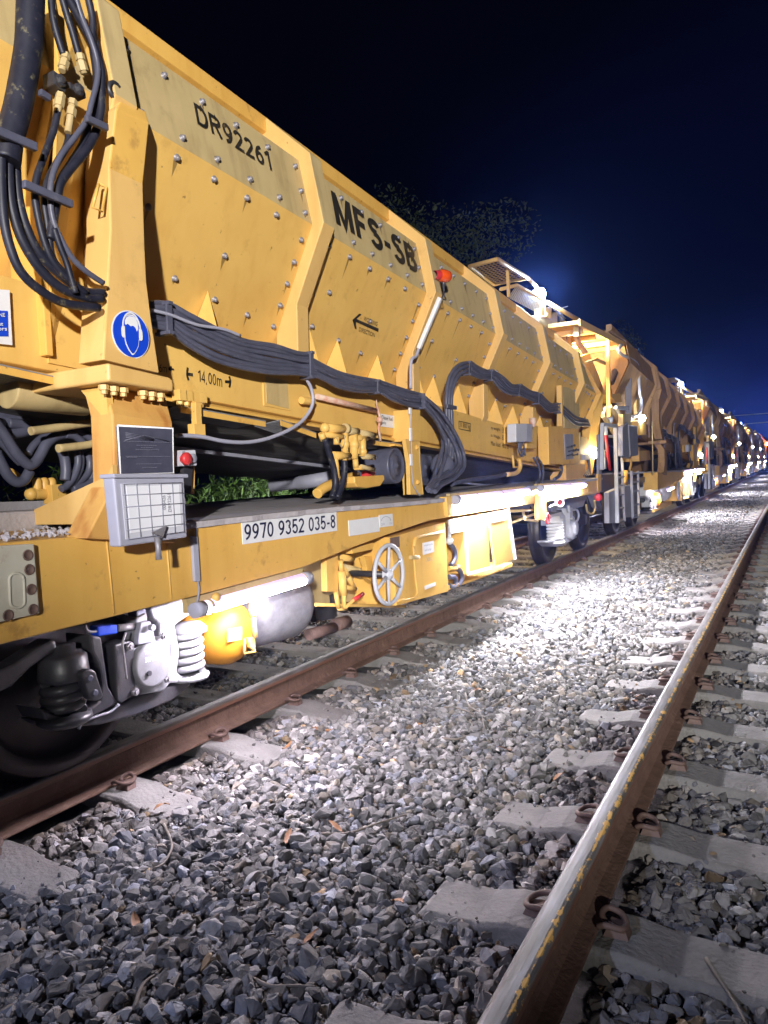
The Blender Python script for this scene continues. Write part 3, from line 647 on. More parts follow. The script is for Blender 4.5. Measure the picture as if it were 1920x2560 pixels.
# round ear protection sign on the post
def sign_disc():
    c = onX('c3', 967, 405, -2.215 + .004); n = V(1, 0, 0)
    ex = onX('c3', 1108, 440, -2.211) - onX('c3', 826, 372, -2.211); r = ex.length / 2 * .98; up = onX('c3', 985, 587, -2.211) - onX('c3', 935, 230, -2.211); rz = up.length / 2
    ell = lambda k, x=0, nn=48: [c + V(x, math.cos(a) * r * k, math.sin(a) * rz * k) for a in [2 * math.pi * i / nn for i in range(nn)]]
    m = MB(); m.prism(ell(1.0), (.003, 0, 0)); s = m.build('ear_protection_sign', 'white', W)
    m = MB(); m.prism(ell(.955, .003), (.0015, 0, 0)); m.build('sign_field', 'blue', s)
    # head with ear muffs: outline polygons in unit coordinates
    def poly(pts, x, mat, nm):
        m = MB(); m.prism([c + V(x, a * r, b * rz) for a, b in pts], (.0012, 0, 0)); m.build(nm, mat, s)
    head = [(-.36, .10), (-.38, .42), (-.30, .66), (-.1, .80), (.12, .80), (.32, .66), (.40, .42), (.38, .10), (.36, -.15), (.30, -.42), (.2, -.62), (.05, -.8), (-.03, -.82), (-.18, -.66), (-.3, -.42), (-.36, -.15)]
    poly([(a * 1.12, b * 1.05) for a, b in head], .0047, 'white', 'pictogram_outline')
    poly([(a * 1.02, b * .975) for a, b in head], .0060, 'blue', 'pictogram_face')
    poly([(-.34, .38), (-.33, .52), (-.26, .66), (-.1, .76), (.12, .76), (.28, .66), (.35, .5), (.35, .3), (.28, .16), (.22, .3), (.1, .38), (-.05, .34), (-.2, .42), (-.28, .36)], .0073, 'white', 'pictogram_hair')
    # headband and muffs
    m = MB(); arc = [(math.cos(a) * .5, .25 + math.sin(a) * .68) for a in [math.pi * i / 24 for i in range(25)]]; arc2 = [(x * .88, .25 + (y - .25) * .9) for x, y in arc]
    for i in range(24):
        m.prism([c + V(.0084, a * r, b * rz) for a, b in (arc[i], arc[i + 1], arc2[i + 1], arc2[i])], (.0010, 0, 0))
    for sx in (-1, 1):
        m.prism([c + V(.0086, sx * a * r, b * rz) for a, b in ((.38, .28), (.52, .28), (.56, .18), (.56, -.12), (.5, -.2), (.38, -.2))], (.0012, 0, 0))
    m.build('pictogram_ear_muffs', 'white', s)
sign_disc()
# clamp block under the post
mb = MB(); a, b, c, d = onX('c3', 800, 612, -2.12), onX('c3', 1265, 722, -2.12), onX('c3', 1288, 826, -2.12), onX('c3', 805, 752, -2.12)
mb.prism([a, b, b + (c - b) * .25 + V(0, .012, 0), c, d], (-.52, 0, 0)); copyable(mb.build('clamp_block', 'pale', W, .02, 3))
mb = MB(); mb.cyl(a + V(-.5, -.06, -.05), a + V(-.5, .3, -.06), .075, 20); mb.build('pivot_pin', 'tan', W, .006)
mb = MB()
for k, u in enumerate((.06, .2, .34, .64, .78, .92)):
    p = d + (c - d) * u + V(-.05, 0, -.005)
    mb = MB(); mb.lathe(p, (0, 0, -1), [(.019, 0), (.019, .018), (.012, .02), (.012, .032), (0, .034)], 6, False); mb.build('clamp_nut', 'pale', W)
# lower leg of the post
leg = MB(); S2 = [(('c3', 775, 785), ('c3', 1225, 860), -2.24), (('c3', 832, 990), ('c3', 1278, 1060), -2.17), (('c3', 843, 1250), ('c3', 1295, 1300), -2.165), (('c3', 850, 1500), ('c3', 1300, 1500), -2.165), (('c8', 560, 120), ('c8', 1140, 150), -2.165)]
vs = []
for a, b, x in S2:
    p, q = onX(*a, x), onX(*b, x); vs += [p, q, q + V(-.12, 0, 0), p + V(-.12, 0, 0)]
k = len(S2); fs = [(0, 3, 2, 1)] + [tuple(i * 4 + j for j in f) for i in range(k - 1) for f in ((0, 1, 5, 4), (1, 2, 6, 5), (2, 3, 7, 6), (3, 0, 4, 7))] + [tuple(4 * (k - 1) + j for j in (0, 1, 2, 3))]
leg.add(vs, fs)
m_rust = paint('rust_streaked_paint', (0.66, 0.385, 0.11), (0.42, 0.17, 0.04), 0.5, 0.55, streak=0.9)
M['ruststreak'] = m_rust
LEG = copyable(leg.build('post_leg', 'ruststreak', W, .006))
# side gussets of the leg
mb = MB(); yl = onX('c3', 832, 990, -2.17).y
pa = onY('c3', 560, 770, yl); pb = onX('c3', 775, 735, -2.24); pc = onX('c3', 832, 1000, -2.19); pd = onY('c3', 790, 1015, yl)
mb.prism([V(pa.x, yl, pa.z), V(-2.2, yl, pb.z), V(-2.19, yl, pc.z - .05), V(pd.x - .02, yl, pd.z)], (0, .03, 0)); mb.build('leg_gusset', 'yellow', W)
mb = MB(); y0 = onX('c3', 840, 1460, -2.17).y
g1 = onX('c3', 835, 1450, -2.17); mb.prism([V(-2.16, y0 - .01, g1.z + .04), V(-2.19, y0 - .01, g1.z), V(-2.62, y0 - .01, 1.15), V(-2.66, y0 - .01, 1.09), V(-2.16, y0 - .01, 1.09)], (0, .02, 0)); mb.build('leg_gusset', 'pale', W)
# cast plaque on the leg
mb = MB(); a, b, c, d = onX('c3', 872, 1078, -2.155), onX('c3', 1278, 1098, -2.155), onX('c3', 1285, 1432, -2.155), onX('c3', 892, 1440, -2.155)
mb.prism([a, b, c, d], (-.012, 0, 0)); pq = mb.build('maker_plaque', 'plaque', W, .003)
mb = MB(); mb.tube([a, b, c, d, a], .004, 6); mb.build('plaque_rim', 'white', pq)
def pq_at(u, v): return a + (b - a) * u + (d - a) * v + V(.002, 0, 0)
mb = MB()
for v, u0, u1 in ((.31, .08, .93), (.385, .3, .68), (.43, .38, .58), (.475, .28, .72), (.62, .1, .9), (.64, .12, .3), (.78, .28, .75), (.86, .38, .66)):
    x = u0
    while x < u1:
        w = random.uniform(.015, .04); mb.prism([pq_at(x, v), pq_at(x + w, v), pq_at(x + w, v + .02), pq_at(x, v + .02)], (.002, 0, 0)); x += w + .014
for t in range(4): mb.tube([pq_at(.12, .14 + t * .03), pq_at(.3, .17 + t * .03), pq_at(.62, .26 + t * .01)], .0016, 5)
mb.tube([pq_at(.1, .3), pq_at(.45, .18), pq_at(.92, .3)], .002, 5)
mb.build('plaque_relief', paint('plaque_relief', (0.12, 0.12, 0.17), None, .3, .5), pq)
# document case with clear door
mb = MB(); xf = -2.03; a, b, c, d = onX('f', 283, 1190, xf), onX('f', 461, 1190, xf), onX('f', 469, 1343, xf), onX('f', 300, 1368, xf)
mb.prism([a, b, c, d], (-.055, 0, 0)); cs = mb.build('document_case', 'greyplastic', W, .008, 3)
def case_at(u, v, o=.004): return a + (b - a) * u + (d - a) * v + (c - b - (d - a)) * u * v + V(o, 0, 0)
mb = MB(); mb.prism([case_at(.08, .11), case_at(.93, .11), case_at(.93, .9), case_at(.08, .9)], (-.003, 0, 0)); mb.build('case_window', 'glass', cs)
mb = MB(); mb.prism([case_at(.14, .15, .0065), case_at(.89, .14, .0065), case_at(.89, .8, .0065), case_at(.14, .82, .0065)], (-.002, 0, 0)); pp_ = mb.build('paper_sheet', 'paper', cs)
mb = MB()
for u in (.1, .27, .44, .61, .78, .92): mb.tube([case_at(u, .1, .009), case_at(u, .9, .009)], .0016, 5)
for v in (.11, .27, .44, .61, .77, .9): mb.tube([case_at(.08, v, .010), case_at(.93, v, .010)], .0016, 5)
mb.build('case_wire_grid', 'greypaint', cs)
mb = MB(); mb.prism([case_at(-.02, -.03, .012), case_at(1.03, -.03, .012), case_at(1.03, .03, .012), case_at(-.02, .03, .012)], (-.075, 0, 0)); mb.build('case_lid_edge', 'greyplastic', cs, .004)
mb = MB(); p = case_at(.47, .97, .01); mb.tube([p + V(.01, 0, .012), p + V(.012, 0, -.03), p + V(.012, 0, -.07)], [.012, .01, .012], 10); mb.prism([p + V(.012, -.03, .03), p + V(.012, .04, .05), p + V(.012, .02, .01)], (.008, 0, 0)); mb.build('case_latch', 'bolt', cs)
text('008426', case_at(.66, .52, .008), case_at(.66, .30, .008), case_at(.61, .52, .008), 'greypaint', cs)
text('DR92261', case_at(.74, .56, .008), case_at(.74, .28, .008), case_at(.69, .56, .008), 'greypaint', cs)
# push button box by the leg
mb = MB(); xq = -2.2; a, b, c, d = onX('c4', 222, 680, xq), onX('c4', 360, 676, xq), onX('c4', 370, 785, xq), onX('c4', 224, 792, xq)
mb.prism([a, b, c, d], (-.07, 0, 0)); bx = mb.build('push_button_box', 'lightgrey', W, .006)
mb = MB(); mb.lathe(onX('c4', 268, 740, xq), (1, 0, 0), [(.018, 0), (.018, .012), (.027, .014), (.027, .026), (.02, .034), (0, .036)], 18); mb.build('stop_button', 'red', bx)
mb = MB(); mb.lathe(onX('c4', 328, 735, xq), (1, 0, 0), [(.02, 0), (.02, .012), (.015, .018), (0, .018)], 16); mb.build('push_button', 'greypaint', bx)
text('A7', onX('c4', 262, 697, xq + .001), onX('c4', 282, 697, xq + .001), onX('c4', 262, 684, xq + .001), 'black', bx)
mb = MB(); mb.bar(onX('c4', 290, 792, xq - .04), onX('c4', 275, 975, xq - .04), .05, .03, (1, 0, 0)); mb.build('button_box_stand', 'dark', W)
mb = MB(); mb.bar(onX('c4', 338, 792, xq - .06), onX('c4', 335, 980, xq - .06), .012, .012); mb.bar(onX('c4', 318, 792, xq - .06), onX('c4', 312, 975, xq - .06), .02, .01); mb.build('button_box_stand', 'pale', W)

# ---- left hoses in front of the first panel
XH = -2.235
def hose(c, pts, x, r, name='hose', mat='rubber', k=7, jit=0.0, dx=None):
    P = [onX(c, px, py, x + (dx[i] if dx else 0)) for i, (px, py) in enumerate(pts)]
    m = MB(); m.tube(smooth_path(P, k), r, 10); o = m.build(name, mat, W); return o if c in ('c1', 'c24', 'c8') else copyable(o)
def multi(c, paths, x, r, name='hose', mat='rubber'):
    for i, p in enumerate(paths): hose(c, p, x + (i % 3) * .012, r, name, mat)
hose0 = hose('c1', [(200, -60), (195, 100), (185, 300), (150, 520), (105, 740), (60, 900), (40, 1050)], XH, .046, 'hose_sleeve')
hose('c1', [(10, 1000), (10, 1200), (25, 1420), (65, 1600), (135, 1760), (260, 1880), (420, 1965), (640, 1995)], XH, .0155)
hose('c1', [(55, 1000), (60, 1200), (85, 1380), (150, 1570), (265, 1750), (400, 1870), (560, 1930), (660, 1935)], XH - .01, .0165)
hose('c1', [(100, 1000), (108, 1180), (130, 1340), (180, 1500), (260, 1650), (390, 1780), (540, 1885), (670, 1900)], XH - .02, .0165)
hose('c1', [(375, 720), (345, 850), (290, 1000), (240, 1140), (225, 1260), (245, 1400), (285, 1560), (335, 1680), (420, 1790), (560, 1900)], XH, .0125)
hose('c1', [(450, 870), (425, 960), (365, 1060), (305, 1180), (285, 1300), (305, 1450), (320, 1560), (350, 1690), (450, 1800)], XH - .012, .0125)
hose('c1', [(490, -20), (530, 110), (590, 260), (630, 400), (630, 520), (595, 660), (560, 780), (485, 890), (395, 1010), (340, 1140), (325, 1280), (345, 1430), (400, 1560), (475, 1680), (560, 1760), (670, 1835)], XH + .012, .0105, mat='dustyrubber')
hose('c1', [(440, -20), (500, 90), (560, 200), (620, 330), (655, 470), (655, 620), (650, 740), (615, 870), (545, 990), (455, 1095), (390, 1190), (365, 1310), (345, 1420), (325, 1550)], XH, .0165)
hose('c1', [(570, -20), (600, 130), (600, 300), (620, 440), (625, 560), (600, 700), (570, 820), (530, 940), (470, 1040), (400, 1150), (370, 1230)], XH - .015, .0135)
hose('c1', [(600, 150), (650, 380), (668, 540), (652, 720), (610, 880), (570, 980), (480, 1090), (400, 1190)], XH - .02, .008)
hose('c1', [(330, -20), (340, 90), (360, 190), (390, 290), (410, 350)], XH, .0125)
hose('c1', [(400, -20), (435, 100), (470, 210), (495, 300), (510, 350)], XH, .0125)
hose('c1', [(350, 1480), (390, 1600), (430, 1700), (460, 1800), (490, 1900)], XH + .015, .011)
for pts in ([(425, 350), (415, 410), (400, 460)], [(515, 350), (530, 420), (548, 480)], [(395, 610), (385, 660), (372, 730)], [(472, 650), (462, 720), (440, 860)]):
    m = MB(); P = [onX('c1', *p, XH) for p in pts]; m.tube(P, .013, 8); m.lathe(P[0], P[1] - P[0], [(.017, 0), (.017, .02), (.013, .02)], 6, False); m.lathe(P[1], P[2] - P[1], [(.018, -.01), (.018, .02), (.012, .02)], 6, False); m.build('hose_fitting', 'tan', W)
for (x0, y0, x1, y1) in ((345, 450, 430, 600), (450, 525, 560, 640)):
    m = MB(); a = onX('c1', x0, y0, XH + .02); b = onX('c1', x1, y1, XH + .02)
    m.prism([a, V(a.x, b.y, a.z - .01), b, V(a.x, a.y, b.z + .01)], (-.06, 0, 0)); cc_ = (a + b) / 2
    m.lathe(cc_, (1, 0, 0), [(.022, 0), (.022, .012), (.012, .014), (.012, .022), (0, .022)], 8, False); m.build('hydraulic_valve', 'dark', W, .008)
for a, b, w in (((-40, 840), (235, 955), .018), ((150, 1190), (465, 1325), .017), ((555, 765), (695, 830), .016), ((255, 595), (322, 640), .014)):
    m = MB(); m.bar(onX('c1', *a, XH + .05), onX('c1', *b, XH + .05), .02, w * 1.6); m.build('hose_clamp', 'dustyrubber', W, .004)
# safety sign at the left edge
mb = MB(); xq = -2.44; a, b, c, d = onX('c3', -330, 45, xq), onX('c3', 70, 75, xq), onX('c3', 92, 482, xq), onX('c3', -320, 440, xq)
mb.prism([a, b, c, d], (-.006, 0, 0)); sg = mb.build('safety_sign', 'white', W)
def sg_at(u, v): return a + (b - a) * u + (d - a) * v + V(.002, 0, 0)
mb = MB(); mb.prism([sg_at(.04, .42), sg_at(.95, .42), sg_at(.95, .93), sg_at(.04, .93)], (-.0035, 0, 0)); mb.build('sign_field', 'blue', sg)
def sgt(s, u0, u1, v0, v1): text(s, sg_at(u0, v1) + V(.002, 0, 0), sg_at(u1, v1) + V(.002, 0, 0), sg_at(u0, v0) + V(.002, 0, 0), 'white', sg, .01)
sgt('ZONE', .62, .88, .47, .545); sgt('must', .60, .84, .66, .725); sgt('conveyors', .34, .915, .765, .845)

# ---- hose bundles along the skirt
def bundle(c, top, bot, n, x, r, clamps, mat='dustyrubber'):
    for i in range(n):
        t = i / (n - 1); P = []
        for k, ((ax, ay), (bx_, by)) in enumerate(zip(top, bot)):
            w = random.uniform(-.035, .035); P.append(onX(c, ax + (bx_ - ax) * (t + w), ay + (by - ay) * (t + w), x + random.uniform(-.012, .016)))
        m = MB(); m.tube(smooth_path(P, 6), r, 10); copyable(m.build('hose', mat, W))
    for k in clamps:
        a, b = onX(c, *top[k], x + .028), onX(c, *bot[k], x + .028); d = (b - a); m = MB()
        m.bar(a - d * .12, b + d * .12, .034, .012, (1, 0, 0)); m.bar(a - d * .12 - V(.055, 0, 0), b + d * .12 - V(.055, 0, 0), .034, .012, (1, 0, 0))
        for e in (a - d * .09, b + d * .09): m.bar(e + V(.014, 0, 0), e - V(.075, 0, 0), .03, .016)
        copyable(m.build('hose_clamp', 'dustyrubber', W, .003))
XB = -2.36
bundle('c2', [(40, 1068), (150, 1075), (260, 1130), (480, 1230), (640, 1262), (740, 1295), (808, 1302)], [(40, 1160), (155, 1190), (250, 1262), (400, 1335), (600, 1385), (740, 1388), (810, 1398)], 7, XB, .0135, (1, 6))
bundle('c5', [(45, -10), (150, 50), (260, 95), (390, 130), (515, 150), (620, 185), (720, 220), (822, 245)], [(45, 95), (140, 130), (240, 180), (370, 215), (515, 220), (610, 270), (710, 310), (822, 325)], 6, XB, .0135, (4, 7))
hose('c2', [(60, 1095), (160, 1120), (280, 1165), (400, 1185), (480, 1215)], XB + .03, .0075, 'cable', 'greyplastic')
# the bundle dropping to the deck
drop = [[(822, 262), (930, 370), (1020, 500), (1075, 620), (1088, 730), (1020, 800), (930, 850), (880, 910)], [(822, 280), (920, 390), (1000, 510), (1055, 620), (1070, 725), (1010, 790), (920, 830), (860, 905)],
        [(822, 300), (905, 400), (980, 520), (1035, 620), (1050, 715), (990, 775), (905, 815), (850, 890)], [(822, 250), (945, 360), (1040, 500), (1098, 630), (1105, 740), (1040, 815), (950, 865), (905, 912)],
        [(822, 318), (890, 390), (940, 480), (960, 560), (950, 640), (900, 800), (870, 900)], [(822, 310), (905, 405), (955, 500), (985, 590), (975, 680), (950, 760), (910, 870)]]
for i, p in enumerate(drop): hose('c5', p, XB + .04 * (i % 2), .0155, mat='dustyrubber', dx=[0] * 3 + [.03 * j for j in range(len(p) - 3)])
up = [[(985, 690), (1000, 560), (985, 400), (985, 230), (1010, 110), (1070, 35), (1150, 20), (1200, 50), (1290, 90)], [(1005, 690), (1018, 560), (1003, 400), (1003, 240), (1028, 130), (1080, 60), (1150, 48), (1210, 85), (1290, 108)], [(1022, 690), (1032, 560), (1020, 400), (1020, 250), (1045, 150), (1092, 88), (1150, 78), (1220, 118), (1290, 130)]]
for p in up: hose('c5', p, XB + .01, .0155, mat='dustyrubber')
bundle('c6', [(345, 1035), (450, 1105), (545, 1110), (640, 1165), (720, 1240), (800, 1240), (885, 1290), (970, 1320), (1070, 1405), (1155, 1410), (1290, 1520), (1400, 1550)],
       [(340, 1130), (430, 1170), (540, 1185), (610, 1260), (690, 1310), (790, 1320), (880, 1365), (965, 1395), (1050, 1470), (1155, 1480), (1290, 1590), (1420, 1600)], 5, XB + .01, .015, (0, 2, 5, 7, 9))
m = MB(); m.bar(onX('c5', 985, 318, XB + .03), onX('c5', 1050, 332, XB + .03), .02, .03); m.build('hose_clamp', 'dustyrubber', W, .003)

# ---- lettering on the hopper side
pu, nu_ = hp(-2.295, 2.62, 3.43), V(.365, 0, .07); nu_ = nu_.normalized()
pl, nl_ = hp(-2.295, 2.62, 3.43), V(.74, 0, -.37); nl_ = nl_.normalized()
# both panel planes hold the hopper's slope along the wagon
du = hp(0, 0, 1) - hp(0, 0, 0); nu_ = du.cross(hp(-2.365, 2.985, 0) - hp(-2.295, 2.62, 0)).normalized(); nl_ = du.cross(hp(-2.295, 2.62, 0) - hp(-2.665, 1.88, 0)).normalized()
U_ = lambda c, x, y: onP(c, x, y, pu, nu_) + V(.004, 0, 0)
L_ = lambda c, x, y: onP(c, x, y, pl, nl_) + V(.004, 0, -.002)
K_ = lambda c, x, y: onX(c, x, y, XK + .003)
letters('DR92261', U_('c15', 213, 1035), U_('c15', 988, 1525), U_('c15', 170, 812), 'black', W, .15, .1)
letters('MFS-SB', U_('c2', 920, 697), U_('c2', 1300, 935), U_('c2', 893, 545), 'black', W, .19, .09)
ar = [(165, 1490), (235, 1425), (258, 1433), (205, 1480), (437, 1580), (432, 1615), (200, 1510), (206, 1585), (190, 1580)]
mb = MB(); mb.prism([L_('c16', x, y) for x, y in ar], (.001, 0, 0)); mb.build('arrow_marking', 'black', W)
text('WORKING', L_('c16', 275, 1495), L_('c16', 418, 1555), L_('c16', 283, 1450), 'black', W)
text('DIRECTION', L_('c16', 228, 1605), L_('c16', 390, 1668), L_('c16', 236, 1562), 'black', W)
letters('14,00m', K_('c4', 372, 202), K_('c4', 538, 242), K_('c4', 370, 122), 'black', W, .11, .14)
letters('6m', K_('c4', 103, 138), K_('c4', 155, 142), K_('c4', 103, 85), 'black', W, .11)
mb = MB()
def stroke(c, pts, w, fn=K_):
    for a, b in zip(pts, pts[1:]):
        p, q = fn(c, *a), fn(c, *b); d = (q - p).normalized(); s = d.cross(V(1, 0, 0)).normalized() * w / 2
        mb.prism([p + s, q + s, q - s, p - s], (.001, 0, 0))
stroke('c4', [(302, 108), (297, 140), (298, 165), (308, 195)], .012); stroke('c4', [(297, 152), (337, 158)], .014)
stroke('c4', [(588, 168), (596, 195), (596, 215), (589, 245)], .012); stroke('c4', [(560, 205), (596, 207)], .014)
stroke('c4', [(170, 116), (206, 120)], .008); stroke('c4', [(190, 102), (170, 116), (188, 130)], .008)
mb.build('length_marking', 'black', W)
text('31 800 kg', K_('c6', 247, 1625), K_('c6', 342, 1645), K_('c6', 247, 1568), 'black', W)
mb = MB(); q = [K_('c6', *p) for p in ((242, 1560), (348, 1585), (348, 1652), (242, 1630))]
for i in range(4): stroke('c6', [((242, 1560), (348, 1585), (348, 1652), (242, 1630))[i], ((242, 1560), (348, 1585), (348, 1652), (242, 1630))[(i + 1) % 4]], .006)
mb.build('weight_frame', 'black', W)
for s, b in (('ty weight', ((530, 1642), (612, 1658), (530, 1605))), ('31.8 to', ((632, 1668), (690, 1682), (632, 1615))), ('ss Weight', ((530, 1708), (614, 1730), (530, 1672))), ('80.0 to', ((632, 1732), (690, 1745), (632, 1682))),
             ('Max load', ((530, 1778), (614, 1795), (530, 1738))), ('48.2 to', ((632, 1802), (690, 1812), (632, 1752)))):
    text(s, *[K_('c6', *p) for p in b], 'black', W)
# perforated vent panel and trays under the skirt
def grid(a, b, c, d, nu, nv, r, name, mat, parent=None):
    m = MB()
    for i in range(nu + 1):
        u = i / nu; p, q = a + (b - a) * u, d + (c - d) * u; m.tube([p, q], r, 4, False, False)
    for j in range(nv + 1):
        v = j / nv; p, q = a + (d - a) * v, b + (c - b) * v; m.tube([p, q], r, 4, False, False)
    return m.build(name, mat, parent or W)
xq = XK + .006
mb = MB(); mb.prism([onX('c4', 822, 150, xq), onX('c4', 1012, 160, xq), onX('c4', 1018, 408, xq), onX('c4', 830, 370, xq)], (-.01, 0, 0)); vp = mb.build('vent_panel', 'yellow', W, .002)
grid(*[onX('c4', *p, xq + .003) for p in ((843, 170), (990, 200), (998, 390), (850, 350))], 16, 24, .0022, 'vent_mesh', 'tan', vp)
def tray(c, pts, x0, x1, nu, nv):
    a, b = onX(c, *pts[0], x0), onX(c, *pts[1], x0); m = MB()
    g = grid(a, b, b + V(x1 - x0, 0, -.02), a + V(x1 - x0, 0, -.02), nu, nv, .0035, 'perforated_tray', 'silver')
    m.prism([a, b, b + V(0, 0, -.03), a + V(0, 0, -.03)], (-.004, 0, 0)); m.build('tray_edge', 'orange', W); return g
tray('c4', [(250, 372), (840, 478)], -2.42, -2.62, 60, 8); tray('c4', [(945, 470), (1190, 560)], -2.42, -2.6, 26, 7)
tray('c3', [(-300, 560), (440, 725)], -2.42, -2.62, 50, 8)
tray('c5', [(480, 555), (705, 585)], -2.42, -2.55, 22, 5)
# conveyor belt carried under the hopper
def bz(z, y): return z - 0.0775 * (y - 3.3)
mb = MB(); y0, y1 = 0.2, 10.4; prf = [(-2.56, 1.60), (-2.60, 1.55), (-2.93, 1.42), (-3.05, 1.39), (-4.15, 1.39), (-4.27, 1.42), (-4.6, 1.55)]
ny_ = 60; vs = []
for j in range(ny_ + 1):
    y = y0 + (y1 - y0) * j / ny_
    for k, (x, z) in enumerate(prf): vs.append((x, y, bz(z, y) + (.006 * math.sin(j * 1.9 + k) if 0 < k < 6 else 0)))
mb.add(vs, [(j * 7 + k, j * 7 + k + 1, (j + 1) * 7 + k + 1, (j + 1) * 7 + k) for j in range(ny_) for k in range(6)], True)
mbelt, n_, b_ = new_mat('rippled_belt')
tcn = n_.nodes.new('ShaderNodeTexCoord'); mpn = n_.nodes.new('ShaderNodeMapping'); mpn.inputs['Scale'].default_value = (14, 1.6, 26); n_.links.new(tcn.outputs['Object'], mpn.inputs[0])
nzn = n_.nodes.new('ShaderNodeTexNoise'); nzn.inputs['Scale'].default_value = 1.5; nzn.inputs['Detail'].default_value = 4; n_.links.new(mpn.outputs[0], nzn.inputs['Vector'])
rpn = n_.nodes.new('ShaderNodeValToRGB'); rpn.color_ramp.elements[0].color = (.028, .025, .026, 1); rpn.color_ramp.elements[1].color = (.085, .078, .078, 1); n_.links.new(nzn.outputs['Fac'], rpn.inputs[0])
n_.links.new(rpn.outputs[0], b_.inputs['Base Color']); b_.inputs['Roughness'].default_value = .7
bpn = n_.nodes.new('ShaderNodeBump'); bpn.inputs['Strength'].default_value = .6; bpn.inputs['Distance'].default_value = .02; n_.links.new(nzn.outputs['Fac'], bpn.inputs['Height']); n_.links.new(bpn.outputs[0], b_.inputs['Normal'])
copyable(mb.build('conveyor_belt', mbelt, W))
mb = MB(); mb.bar(V(-2.95, y0, bz(1.395, y0)), V(-2.95, y1, bz(1.395, y1)), .04, .02); copyable(mb.build('belt_edge_bar', 'greypaint', W))
# hanger and support bars
mb = MB(); a, b = onX('c4', 360, 350, -2.4), onX('c4', 368, 600, -2.4); mb.bar(a, b, .04, .03, (1, 0, 0)); mb.box(b + V(0, 0, .04), (.04, .075, .055))
mb.build('hanger', 'yellow', W, .003)
mb = MB()
for k, (x, y) in enumerate(((245, 300), (290, 305), (335, 315), (385, 318))):
    p = onX('c4', x, y, -2.42); mb.box(p, (.05, .05, .05)); mb.lathe(p + V(0, 0, -.025), (0, 0, -1), [(.017, 0), (.017, .02), (.01, .02), (.01, .032), (0, .032)], 6, False)
mb.build('nut_row', 'yellow', W, .004)
hose('c4', [(225, 578), (330, 580), (420, 590), (540, 615), (660, 625), (770, 617), (880, 590), (1000, 540), (1090, 480), (1150, 400), (1168, 330), (1155, 250), (1120, 180)], -2.38, .010, 'cable', 'greyplastic')
mb = MB(); a, b = onX('c5', 90, 252, -2.42), onX('c5', 505, 352, -2.42); mb.tube([a, b], .017, 10); mb.build('red_hand_rail', 'redbrown', W)
mb = MB(); p = onX('c5', 505, 350, -2.41)
mb.tube([p + V(0, 0, .03), p + V(.01, .02, -.05), p + V(0, .01, -.12), p + V(0, .03, -.2)], .009, 6); mb.ball(p + V(.01, .01, -.06), .022); mb.tube([p, p + V(.01, -.02, .07)], .004, 5); mb.build('chain_hook', 'redbrown', W)
mb = MB(); a, b, c, d = [onX('c5', *p, XK + .004) for p in ((525, 370), (646, 390), (648, 475), (527, 458))]; mb.prism([a, b, c, d], (-.003, 0, 0)); pl_ = mb.build('fuel_plate', 'white', W)
text('Diesel fuel', a + (d - a) * .42 + (b - a) * .07 + V(.002, 0, 0), a + (d - a) * .46 + (b - a) * .68 + V(.002, 0, 0), a + (d - a) * .1 + (b - a) * .07 + V(.002, 0, 0), 'black', pl_)
text('only', a + (d - a) * .84 + (b - a) * .07 + V(.002, 0, 0), a + (d - a) * .84 + (b - a) * .3 + V(.002, 0, 0), a + (d - a) * .58 + (b - a) * .07 + V(.002, 0, 0), 'black', pl_)
mb = MB(); p = onX('c5', 30, 285, -2.42)
mb.cyl(p + V(0, -.07, 0), p + V(0, .05, .0), .022, 10); mb.build('rail_socket', 'yellow', W, .003)

# ---- underframe: side beam, deck, plates
FT = [(-60, 1364), (0, 1358), (266, 1336), (526, 1307), (664, 1291), (834, 1273), (960, 1264), (1071, 1254), (1122, 1248), (1300, 1222), (1500, 1197)]
FB = [(1500, 1232), (1348, 1257), (1160, 1287), (1075, 1301), (962, 1339), (868, 1374), (760, 1418), (463, 1497), (0, 1612), (-60, 1628)]
mb = MB(); mb.prism([onX('f', *p, XS) for p in FT + FB], (-.26, 0, 0)); copyable(mb.build('side_beam', 'orange', W, .006))
mb = MB(); mb.prism([onX('f', *p, XS) + V(-2.5, 0, 0) for p in FT + FB], (-.26, 0, 0)); copyable(mb.build('side_beam', 'orange', W))
FTp = [onX('f', *p, XS) for p in FT]
def ftz(y):
    for a, b in zip(FTp, FTp[1:]):
        if y <= b.y: return a.z + (b.z - a.z) * (y - a.y) / (b.y - a.y)
    return FTp[-1].z
mb = MB(); ysd = np.linspace(2.05, 9.9, 90); vs = []; prev = None
for j, y in enumerate(ysd):
    zt = ftz(y) + .012; e = random.uniform(-.006, .008)
    vs += [(XS + .012 + e, y, zt - .026), (XS + .014 + e, y, zt), (-2.6, y, zt + .01), (-3.6, y, zt + .025), (-4.6, y, zt + .01), (-4.98, y, zt)]
mb.add(vs, [(j * 6 + k, (j + 1) * 6 + k, (j + 1) * 6 + k + 1, j * 6 + k + 1) for j in range(89) for k in range(5)])
mb.add(vs[:6], [(0, 1, 2, 3, 4, 5)]); copyable(mb.build('deck_plate', 'deck', W))
mb = MB(); mb.box((-3.6, 5.0, .93), (2.3, 9.6, .1)); copyable(mb.build('underframe', 'dark', W))
# weld seams and stains on the beam
for x0, y0, x1, y1 in ((690, 120, 740, 610), (1080, 150, 1110, 510)):
    mb = MB(); mb.tube([onX('c8', x0, y0, XS + .001), onX('c8', x1, y1, XS + .001)], .0035, 6); mb.build('weld_seam', 'yellow', W)
